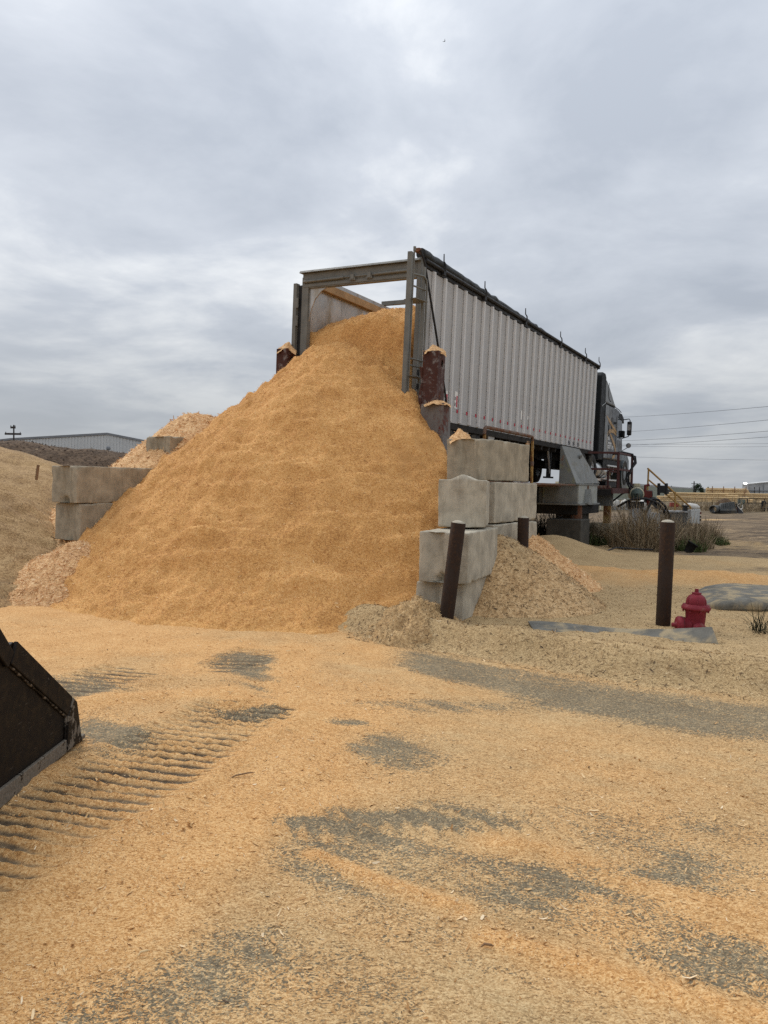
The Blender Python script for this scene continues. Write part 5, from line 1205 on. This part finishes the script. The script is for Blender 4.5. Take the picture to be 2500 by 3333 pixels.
# ------------------------------------------------------------------ small things in the yard
o = empty('nursery_pot', (8.5, 21.05, .0), (R(20), R(25), R(30)), 'black plastic pot tipped over in front of the dry grass', 'pot')
MB().lathe([(.10, .02), (.145, .30), (.16, .30), (.16, .33), (.14, .33), (.095, .03)], 18, cap=False).build('pot_wall', 'plastic_black', o); MB().lathe([(.0, .02), (.10, .02)], 18, cap=False).build('pot_base', 'plastic_black', o)
o = MB().bar((-7.12, 15.4, 1.75), (-7.08, 15.4, 2.06), .05, .045).build('wooden_stake', 'log_dark', None, bevel=.006); tag(o, 'dark leaning stake stuck in the mound left of the block wall', 'stake')
o = MB().tube([(8.2, 21.3, .25), (8.45, 21.3, .6), (8.75, 21.4, 1.0)], .012, 6).tube([(8.45, 21.3, .6), (8.7, 21.2, .75)], .009, 6).build('dead_twig', 'dry_straw'); tag(o, 'pale forked twig standing over the black pot', 'twig')
o = MB().tube([(5.9, 19.9, .12), (6.4, 20.6, .16), (7.2, 20.9, .10), (7.6, 21.2, .08)], .02, 6).build('hose', 'hose_rubber'); tag(o, 'thin black hose on the ground by the large pier', 'hose')
o = MB().bx(-.09, .09, -.02, .02, 0, .03).build('wood_scrap', 'log_dark', None, (2.42, 10.35, .135), bevel=.004); tag(o, 'small dark scrap of wood lying on the tan chips behind the hydrant bollard', 'wood scrap')
for i, (x_, y_, l_, a_, lb) in enumerate(((-.82, 4.42, .17, 35, 'longest brown splinter lying left of the picture centre'), (.33, 2.35, .05, 10, 'pale flat chip near the bottom edge of the picture'), (-.86, 2.72, .045, 40, 'pale grey curl of wood near the bottom left'), (.42, 2.80, .05, 0, 'brown curled flake on the orange ridge'), (3.5, 8.02, .14, 12, 'dark strip of bark on the berm under the hydrant'))):
    z_ = float(zg(np.array([x_]), np.array([y_]))[0])
    b_ = MB().tube([(-l_ / 2, 0, .006), (-l_ * .2, .006, .014), (l_ * .25, -.004, .016), (l_ / 2, .004, .008)], [.002, .005, .005, .002], 6)
    o = b_.build('wood_splinter', 'log_dark' if i in (0, 3, 4) else 'log_wood', None, (x_, y_, z_)); o.rotation_euler.z = R(a_); tag(o, lb, 'splinter')

# ------------------------------------------------------------------ scrap at the far edge of the yard
cu = MB(); rr_ = []
pp = [(0, 0, 0)]; n_ = 26
prof = []
for k in range(n_ + 1): prof.append((.29 + (.022 if k % 2 else 0), k * .05))
prof += [(.265, n_ * .05), (.265, 0)]
o = cu.lathe(prof, 22, 'Y', cap=False).build('culvert_pipe', 'scrap_grey', None, (26.35, 60.3, .30)); o.rotation_euler.z = R(-38); tag(o, 'grey corrugated culvert pipe lying open end forward', 'pipe')
o = empty('crushed_hood', (28.0, 60.9, 0), (0, 0, R(-8)), 'crumpled dark grey ribbed panel heap in the far yard', 'scrap')
MB().add([(-.9, -.3, 0), (.5, -.4, 0), (.7, .6, 0), (-.9, .6, 0), (-.75, -.1, .75), (.25, -.15, .95), (.45, .5, .9), (-.7, .5, .75)], [(0, 1, 5, 4), (1, 2, 6, 5), (2, 3, 7, 6), (3, 0, 4, 7), (4, 5, 6, 7), (3, 2, 1, 0)]).build('panel', 'scrap_grey', o, bevel=.06)
for k in range(7): MB().bar((-.70 + k * .17, -.30 + .01 * k, .35), (-.62 + k * .14, -.17, .82 + .02 * k), .06).build('panel_rib', 'scrap_grey', o, bevel=.01)
MB().bx(-.9, .4, -.45, -.25, .12, .34).build('bumper', 'scrap_grey', o, bevel=.05); MB().add([(.5, -.5, .0), (1.0, -.2, .0), (1.05, .4, .1), (.55, .5, .7), (.35, -.3, .85)], [(0, 1, 4), (1, 2, 3, 4), (0, 4, 3), (0, 3, 2, 1)]).build('torn_panel', 'plastic_black', o)
for a_, b_ in (((.42, -.42, .62), (.62, -.5, .85)), ((.42, -.42, .62), (.66, -.52, .30)), ((.66, -.52, .30), (.84, -.4, .45)), ((.84, -.4, .45), (.80, -.4, .70))): MB().bar(a_, b_, .045).build('white_trim', 'sack_white', o)
o = MB().add([(0, 0, 0), (.38, -.05, 0), (.36, .2, 0), (.02, .2, 0), (.15, .08, .40), (.22, .1, .42)], [(0, 1, 5, 4), (1, 2, 5), (2, 3, 4, 5), (3, 0, 4), (3, 2, 1, 0)]).build('scrap_sheet', 'sack_white', None, (28.85, 61.2, 0), bevel=.01); tag(o, 'small white torn sheet beside the crumpled panels', 'scrap')
o = MB().add([(0, 0, 0), (.3, 0, 0), (.25, .25, 0), (0, .3, 0), (.28, .1, .5), (.38, .12, .48)], [(0, 1, 5, 4), (1, 2, 5), (2, 3, 4, 5), (3, 0, 4), (3, 2, 1, 0)]).build('scrap_sheet', 'scrap_red', None, (28.55, 61.3, 0), bevel=.01); tag(o, 'small dull red scrap leaning on the crumpled panels', 'scrap')
o = MB().tube([(-.9, 0, .52), (-.5, .05, .42), (0, 0, .30), (.25, 0, .2)], [.10, .24, .28, .20], 12).build('white_sack', 'sack_white', None, (25.2, 60.9, .12)); tag(o, 'slumped white sack left of the culvert pipe', 'sack')
o = MB().bx(-.35, .3, -.2, .2, 0, .34).build('red_crate', 'scrap_red', None, (23.75, 61.6, .42), bevel=.03); tag(o, 'dull red crate behind the white sack', 'crate')
o = empty('wire_cage', (21.0, 63.5, 0), label='wire cage of pale bags left of the red crate', cat='cage')
for k in range(14): MB().bar((-2.4 + k * .3, 0, 0), (-2.4 + k * .3, 0, 1.0), .03).build('wire', 'galvanised', o)
for z_ in (.1, .4, .7, 1.0): MB().bar((-2.4, 0, z_), (1.5, 0, z_), .03).build('wire', 'galvanised', o)
for k in range(5): MB().lathe([(.0, 0), (.35, .05), (.42, .4), (.3, .8), (.0, .95)], 12, 'Z', (-2 + k * .75, .6, 0), cap=False).build('bag', 'sack_white', o)
o = empty('steel_rack', (32.0, 66, 0), label='skeletal steel rack with a pale green cabinet behind the crumpled panels', cat='rack')
for k in range(5): MB().bar((-.9 + k * .75, 0, 0), (-.9 + k * .75, 0, 1.15), .07).build('upright', 'dark_steel', o)
for z_ in (.35, .75, 1.15): MB().bar((-.9, 0, z_), (2.1, 0, z_), .06).build('shelf_beam', 'dark_steel', o)
MB().bx(-.75, -.25, .2, .6, .1, 1.05).build('cabinet', 'cabinet_green', o)
o = empty('office_chair', (33.1, 65.2, 0), (0, 0, R(20)), 'black broken chair standing at the far right edge of the yard', 'chair')
MB().bx(-.3, .3, -.25, .25, .28, .42).build('seat', 'plastic_black', o, bevel=.04); MB().bx(-.26, .22, .2, .32, .42, .98).build('backrest', 'plastic_black', o, bevel=.05); MB().bx(-.34, .34, -.3, .3, .02, .26).build('base', 'plastic_black', o, bevel=.05); MB().bx(-.02, .14, -.265, -.252, .30, .42).build('torn_foam', 'sack_white', o)
o = MB().bx(-1.3, 1.3, -.1, .1, .18, .36).bx(-1.1, -.9, -.1, .1, 0, .18).bx(.9, 1.1, -.1, .1, 0, .18).build('low_bench', 'log_dark', None, (35.3, 66.4, 0)); tag(o, 'low weathered plank bench at the right edge of the far yard', 'bench')
# far container seen beneath the truck
o = empty('site_container', (18.0, 62, 0), label='cream container far behind the platform, seen under the truck', cat='container')
MB().bx(-3.4, .4, 0, 2.4, 0, 2.35).build('wall', 'motor_cream', o)
for k in range(9): MB().bx(-3.3 + k * .44, -3.24 + k * .44, -.03, .0, .1, 2.25).build('wall_rib', 'sack_white', o)

# ------------------------------------------------------------------ stacks of logs
lg = MB().lathe([(.135, -.5), (.135, .5)], 12, 'X').mesh('log', 'log_wood')
def log_stack(org, length, rows, depth, label, yaw=0, posts=0, jag=.6, seed=1, gap=.30, r=1.0):
    rr = random.Random(seed)
    o = empty('log_stack', org, (0, 0, R(yaw)), label, 'log stack', 'stacks of peeled poles')
    for j in range(rows):
        for k in range(depth):
            l_ = length * (1 - jag * .1 * j) + rr.uniform(-jag, jag); c = bpy.data.objects.new('log', lg); col.objects.link(c); c.parent = o
            c.location = (rr.uniform(-.2, .2) * jag - j * jag * .25, k * .28 + (j % 2) * .14, .14 + j * gap); c.scale = (l_, r, r); c.rotation_euler.z = R(rr.uniform(-.25, .25))
    for k in range(posts): MB().bar(((k + .5) / posts * length - length / 2, -.3, 0), ((k + .5) / posts * length - length / 2, -.3, gap * rows + .35), .12).build('stake', 'log_dark', o)
    return o
log_stack((50.5, 118, 0), 17, 5, 2, 'long low stack of pale poles nearest the stair rail', -8, 0, 1.2, 3)
log_stack((63.5, 139, 1.05), 8, 6, 2, 'bundle of poles with dark stakes on top of the far stack, beside the zinc shed', -4, 4, .2, 4, .21, .72)
log_stack((70, 132, 0), 27, 5, 2, 'long stack of pale poles under the bundled ones', -5, 2, .5, 5)
o = MB().lathe([(.0, 0), (.8, .05), (.7, .2), (.4, .45), (.1, .6), (.0, .62)], 9, 'Z', cap=False).build('brush_pile', 'dark_bark', None, (30.1, 66.5, .55)); tag(o, 'reddish brush heap above the crumpled panels', 'brush pile')

# ------------------------------------------------------------------ far sheds, poles, tree, wires
SH = empty('white_shed', (-30, 75, 0), label='wide white ribbed metal shed behind the dark bark mound', cat='shed')
def rel(p): return (p[0] + 30, p[1])
roofl = [(-42.0, 5.1), (-37.2, 5.72), (-27.6, 6.42), (-23.75, 5.72), (-22.0, 5.3)]
MB().prism([rel(p) for p in roofl] + [(8.0, 0), (-12.0, 0)], 0, 40, 'XZ').build('wall', 'shed_white', SH)
tr = MB()
for a_, b_ in zip(roofl[:-1], roofl[1:]):
    a_, b_ = rel(a_), rel(b_); tr.add([(a_[0], -.12, a_[1] - .06), (b_[0], -.12, b_[1] - .06), (b_[0], 40, b_[1] - .06), (a_[0], 40, a_[1] - .06), (a_[0], -.12, a_[1] + .14), (b_[0], -.12, b_[1] + .14), (b_[0], 40, b_[1] + .14), (a_[0], 40, a_[1] + .14)],
                                       [(0, 1, 5, 4), (1, 2, 6, 5), (2, 3, 7, 6), (3, 0, 4, 7), (4, 5, 6, 7), (3, 2, 1, 0)])
tr.build('roof', 'shed_trim', SH)
xs_ = [p[0] for p in roofl]; zs_ = [p[1] for p in roofl]; wr = MB()
for x_ in np.arange(-41.5, -22.2, .32): wr.bx(x_ + 30 - .05, x_ + 30 + .05, -.05, .0, .2, float(np.interp(x_, xs_, zs_)) - .1)
tag(wr.build('wall_ribs', 'shed_white', SH), kind='stuff')
MB().lathe([(.0, -.06), (.2, -.06), (.2, .0)], 12, 'Y', (2.5, 0, 5.0), cap=False).build('vent', 'shed_trim', SH)
GS = empty('green_shed', (60, 150, 0), label='long low grey-green shed on the horizon behind the stair rail', cat='shed')
gp = [(43.0, 128), (142.0, 330)]
d_ = Vector((gp[1][0] - gp[0][0], gp[1][1] - gp[0][1])); n2 = Vector((-d_.y, d_.x)).normalized() * -12
vv_ = [(gp[0][0], gp[0][1], 0), (gp[1][0], gp[1][1], 0), (gp[1][0] + n2.x * -1, gp[1][1] + n2.y * -1, 0), (gp[0][0] + n2.x * -1, gp[0][1] + n2.y * -1, 0)]
h1, h2 = 2.45, 2.25
top = [(vv_[0][0], vv_[0][1], h1), (vv_[1][0], vv_[1][1], h2), (vv_[2][0], vv_[2][1], h2), (vv_[3][0], vv_[3][1], h1)]
MB().add([(a - 60, b - 150, c) for a, b, c in vv_ + top], [(0, 1, 5, 4), (1, 2, 6, 5), (2, 3, 7, 6), (3, 0, 4, 7), (4, 5, 6, 7), (3, 2, 1, 0)]).build('wall', 'shed_green', GS)
MB().add([(a - 60, b - 150, c + .02) for a, b, c in top] + [(a - 60, b - 150, c + .35) for a, b, c in top], [(0, 1, 5, 4), (1, 2, 6, 5), (2, 3, 7, 6), (3, 0, 4, 7), (4, 5, 6, 7), (3, 2, 1, 0)]).build('roof', 'shed_zinc', GS)
un = d_.normalized(); q = Vector((gp[0][0], gp[0][1])) + un * 42
for k_, w_, mt_, h_ in ((0, 6, 'shed_white', 2.2), (7, 9, 'under_grime', 1.9)):
    a_ = q + un * k_; b_ = a_ + un * w_; off = n2.normalized() * .15
    MB().add([(a_.x + off.x - 60, a_.y + off.y - 150, 0), (b_.x + off.x - 60, b_.y + off.y - 150, 0), (b_.x + off.x - 60, b_.y + off.y - 150, h_), (a_.x + off.x - 60, a_.y + off.y - 150, h_), (a_.x - 60, a_.y - 150, 0), (b_.x - 60, b_.y - 150, 0), (b_.x - 60, b_.y - 150, h_), (a_.x - 60, a_.y - 150, h_)],
             [(0, 1, 2, 3), (7, 6, 5, 4), (0, 3, 7, 4), (1, 5, 6, 2), (3, 2, 6, 7)]).build('door', mt_, GS)
ZS = empty('zinc_shed', (129, 258, 0), label='weathered zinc gabled shed at the far right edge', cat='shed')
MB().prism([(-4.5, 0), (14.5, 0), (14.5, 4.3), (4.9, 5.3), (-4.5, 4.35)], 0, 4, 'XZ').build('wall', 'shed_zinc', ZS)
MB().add([(-4.8, -.3, 4.30), (4.9, -.3, 5.35), (14.8, -.3, 4.3), (-4.8, 4.3, 4.30), (4.9, 4.3, 5.35), (14.8, 4.3, 4.3), (-4.8, -.3, 4.5), (4.9, -.3, 5.6), (14.8, -.3, 4.5), (-4.8, 4.3, 4.5), (4.9, 4.3, 5.6), (14.8, 4.3, 4.5)],
         [(0, 1, 7, 6), (1, 2, 8, 7), (6, 7, 10, 9), (7, 8, 11, 10), (0, 3, 4, 1), (1, 4, 5, 2), (3, 9, 10, 4), (4, 10, 11, 5), (0, 6, 9, 3), (2, 5, 11, 8)]).build('roof', 'roof_pale', ZS)
for x_ in (-4.4, .8, 4.9, 9, 14): MB().bx(x_ - .12, x_ + .12, -.12, -.02, 0, 4.3).build('wall_seam', 'shed_trim', ZS)
MB().bx(-4.5, 14.5, -.2, -.02, 2.0, 2.3).build('rail', 'shed_trim', ZS)
for x_ in (-3.2, -1.5): MB().bx(x_ - .1, x_ + .1, -2, -1.8, 0, 3.4).build('post', 'pole_wood', ZS)
LT = empty('light_tower', (122.2, 255, 0), label='small tower with a lit flood lamp beside the zinc shed', cat='light tower')
for x_ in (-.9, .9): MB().bx(x_ - .07, x_ + .07, -.07, .07, 0, 4.3).build('leg', 'shed_zinc', LT)
for z_ in (2.4, 3.4, 4.2): MB().bx(-.9, 3.2, -.06, .06, z_, z_ + .12).build('crossbar', 'shed_zinc', LT)
lm = NT('lit_lamp'); lm.b.inputs['Emission Color'].default_value = (1, 1, 1, 1); lm.b.inputs['Emission Strength'].default_value = 3.0; MATS['lit_lamp'] = lm.m
MB().lathe([(.0, .35), (.5, .25), (.6, 0), (.5, -.25), (.0, -.35)], 12, 'Z', (-.1, 0, 4.55), cap=False).build('lamp', 'lit_lamp', LT)
def power_pole(base, h_, arms, label, r_=.16):
    o = empty('utility_pole', base, (0, 0, 0), label, 'utility pole')
    MB().tube([(0, 0, 0), (0, 0, h_)], [r_, r_ * .7], 10).build('pole', 'pole_wood', o)
    for z_, w_ in arms:
        MB().bx(-w_, w_, -r_ - .12, -r_ - .002, z_ - .09, z_ + .09).build('cross_arm', 'pole_wood', o)
        for k in (-.9, .9): MB().lathe([(.04, z_ + .092), (.03, z_ + .2)], 8, 'Z', (w_ * k, -r_ - .06, 0)).build('insulator', 'wire_dark', o)
power_pole((-34.7, 70.5, 0), 6.85, ((6.0, .75), (6.6, .22)), 'dark utility pole with a low cross arm in front of the white shed', .09)
power_pole((101.5, 247, 0), 4.9, ((4.1, 1.0), (3.3, .8)), 'utility pole on the horizon next to the round tree', .25)
TRE = empty('broadleaf_tree', (104, 252, 0), label='dark green tree on the horizon beside the utility pole', cat='tree')
MB().tube([(0, 0, 0), (.1, 0, 1.4), (.3, 0, 2.2)], [.35, .28, .18], 8).tube([(.1, 0, 1.3), (-.9, 0, 2.2)], [.2, .1], 6).build('trunk', 'pole_wood', TRE)
r_ = np.random.default_rng(90); cl_ = np.array([(1.2, 0, 3.0, 1.25), (.2, .3, 2.7, 1.0), (-.9, 0, 2.1, .95), (-1.9, .2, 1.7, .7), (2.0, 0, 2.2, .9), (.7, -.3, 3.5, .7), (2.3, 0, 1.4, .7)])
n_ = 1500; ci = r_.integers(0, len(cl_), n_); dv = r_.normal(size=(n_, 3)); dv /= np.linalg.norm(dv, axis=1)[:, None]; pc = cl_[ci, :3] + dv * (cl_[ci, 3] * r_.uniform(.4, 1.05, n_))[:, None]
ta = r_.normal(size=(n_, 3)); tb_ = r_.normal(size=(n_, 3)); ta /= np.linalg.norm(ta, axis=1)[:, None]; tb_ /= np.linalg.norm(tb_, axis=1)[:, None]; s_ = .16
V = np.stack([pc - ta * s_, pc + tb_ * s_, pc + ta * s_, pc - tb_ * s_], 1).reshape(-1, 3); cr = np_mesh('crown', V, np.arange(n_ * 4).reshape(-1, 4), 'leaf_green', False); cr.parent = TRE
# distant tree line on the horizon
r_ = np.random.default_rng(91); n_ = 5000; xx_ = r_.uniform(-900, 1100, n_); hh_ = 3.2 + 2.2 * fbm(xx_ * .01, xx_ * 0, 4, 95); pc = np.stack([xx_, 780 + r_.uniform(-10, 10, n_), r_.random(n_) * hh_], -1); ta = r_.normal(size=(n_, 3)) * 1.3; tb_ = r_.normal(size=(n_, 3)) * 1.3
V = np.stack([pc - ta, pc + tb_, pc + ta, pc - tb_], 1).reshape(-1, 3); o = np_mesh('far_woodland', V, np.arange(n_ * 4).reshape(-1, 4), 'leaf_green', False); tag(o, 'thin line of far trees along the horizon', 'woodland', None, 'stuff')
for k, (a_, b_) in enumerate((((42.0, 149, 15.8), (35.5, 31, 7.67)), ((41.4, 149, 12.8), (35.9, 31, 7.33)), ((41.4, 149, 11.15), (35.9, 31, 6.55)), ((41.4, 149, 10.3), (36.0, 31, 6.14)),
                             ((38.7, 172.5, 12.1), (107.6, 161, 13.2)), ((38.7, 172.5, 11.8), (107.7, 161, 12.3)), ((44, 172.5, 9.65), (105, 161, 8.95)))):
    a_, b_ = Vector(a_), Vector(b_); n_ = 16
    o = MB().tube([a_.lerp(b_, i / n_) - Vector((0, 0, .5 * 4 * (i / n_) * (1 - i / n_))) for i in range(n_ + 1)], .02 if k < 4 else .022, 5).build('power_line', 'wire_dark')
    tag(o, ('topmost of the overhead wires right of the truck', 'second overhead wire from the top, right of the truck', 'third overhead wire from the top, right of the truck', 'fourth overhead wire from the top, right of the truck',
            'thin distant wire crossing just below the fourth overhead wire', 'thin distant wire, lower of the close pair', 'lowest and faintest overhead wire, well below the others')[k], 'power line', 'overhead wires right of the truck')
o = MB().add([(0, 0, 0), (.25, 0, .05), (.1, .1, .02), (.12, -.45, .22), (.12, .45, .22), (.12, .1, .0), (.12, -.1, .0), (-.2, 0, 0)], [(0, 5, 1), (0, 1, 6), (5, 4, 1), (6, 1, 3), (7, 5, 0), (7, 0, 6), (5, 7, 6)]).build('bird', 'bird_black', None, (8.1, 120, 71.2)); tag(o, 'tiny dark bird high in the sky', 'bird')
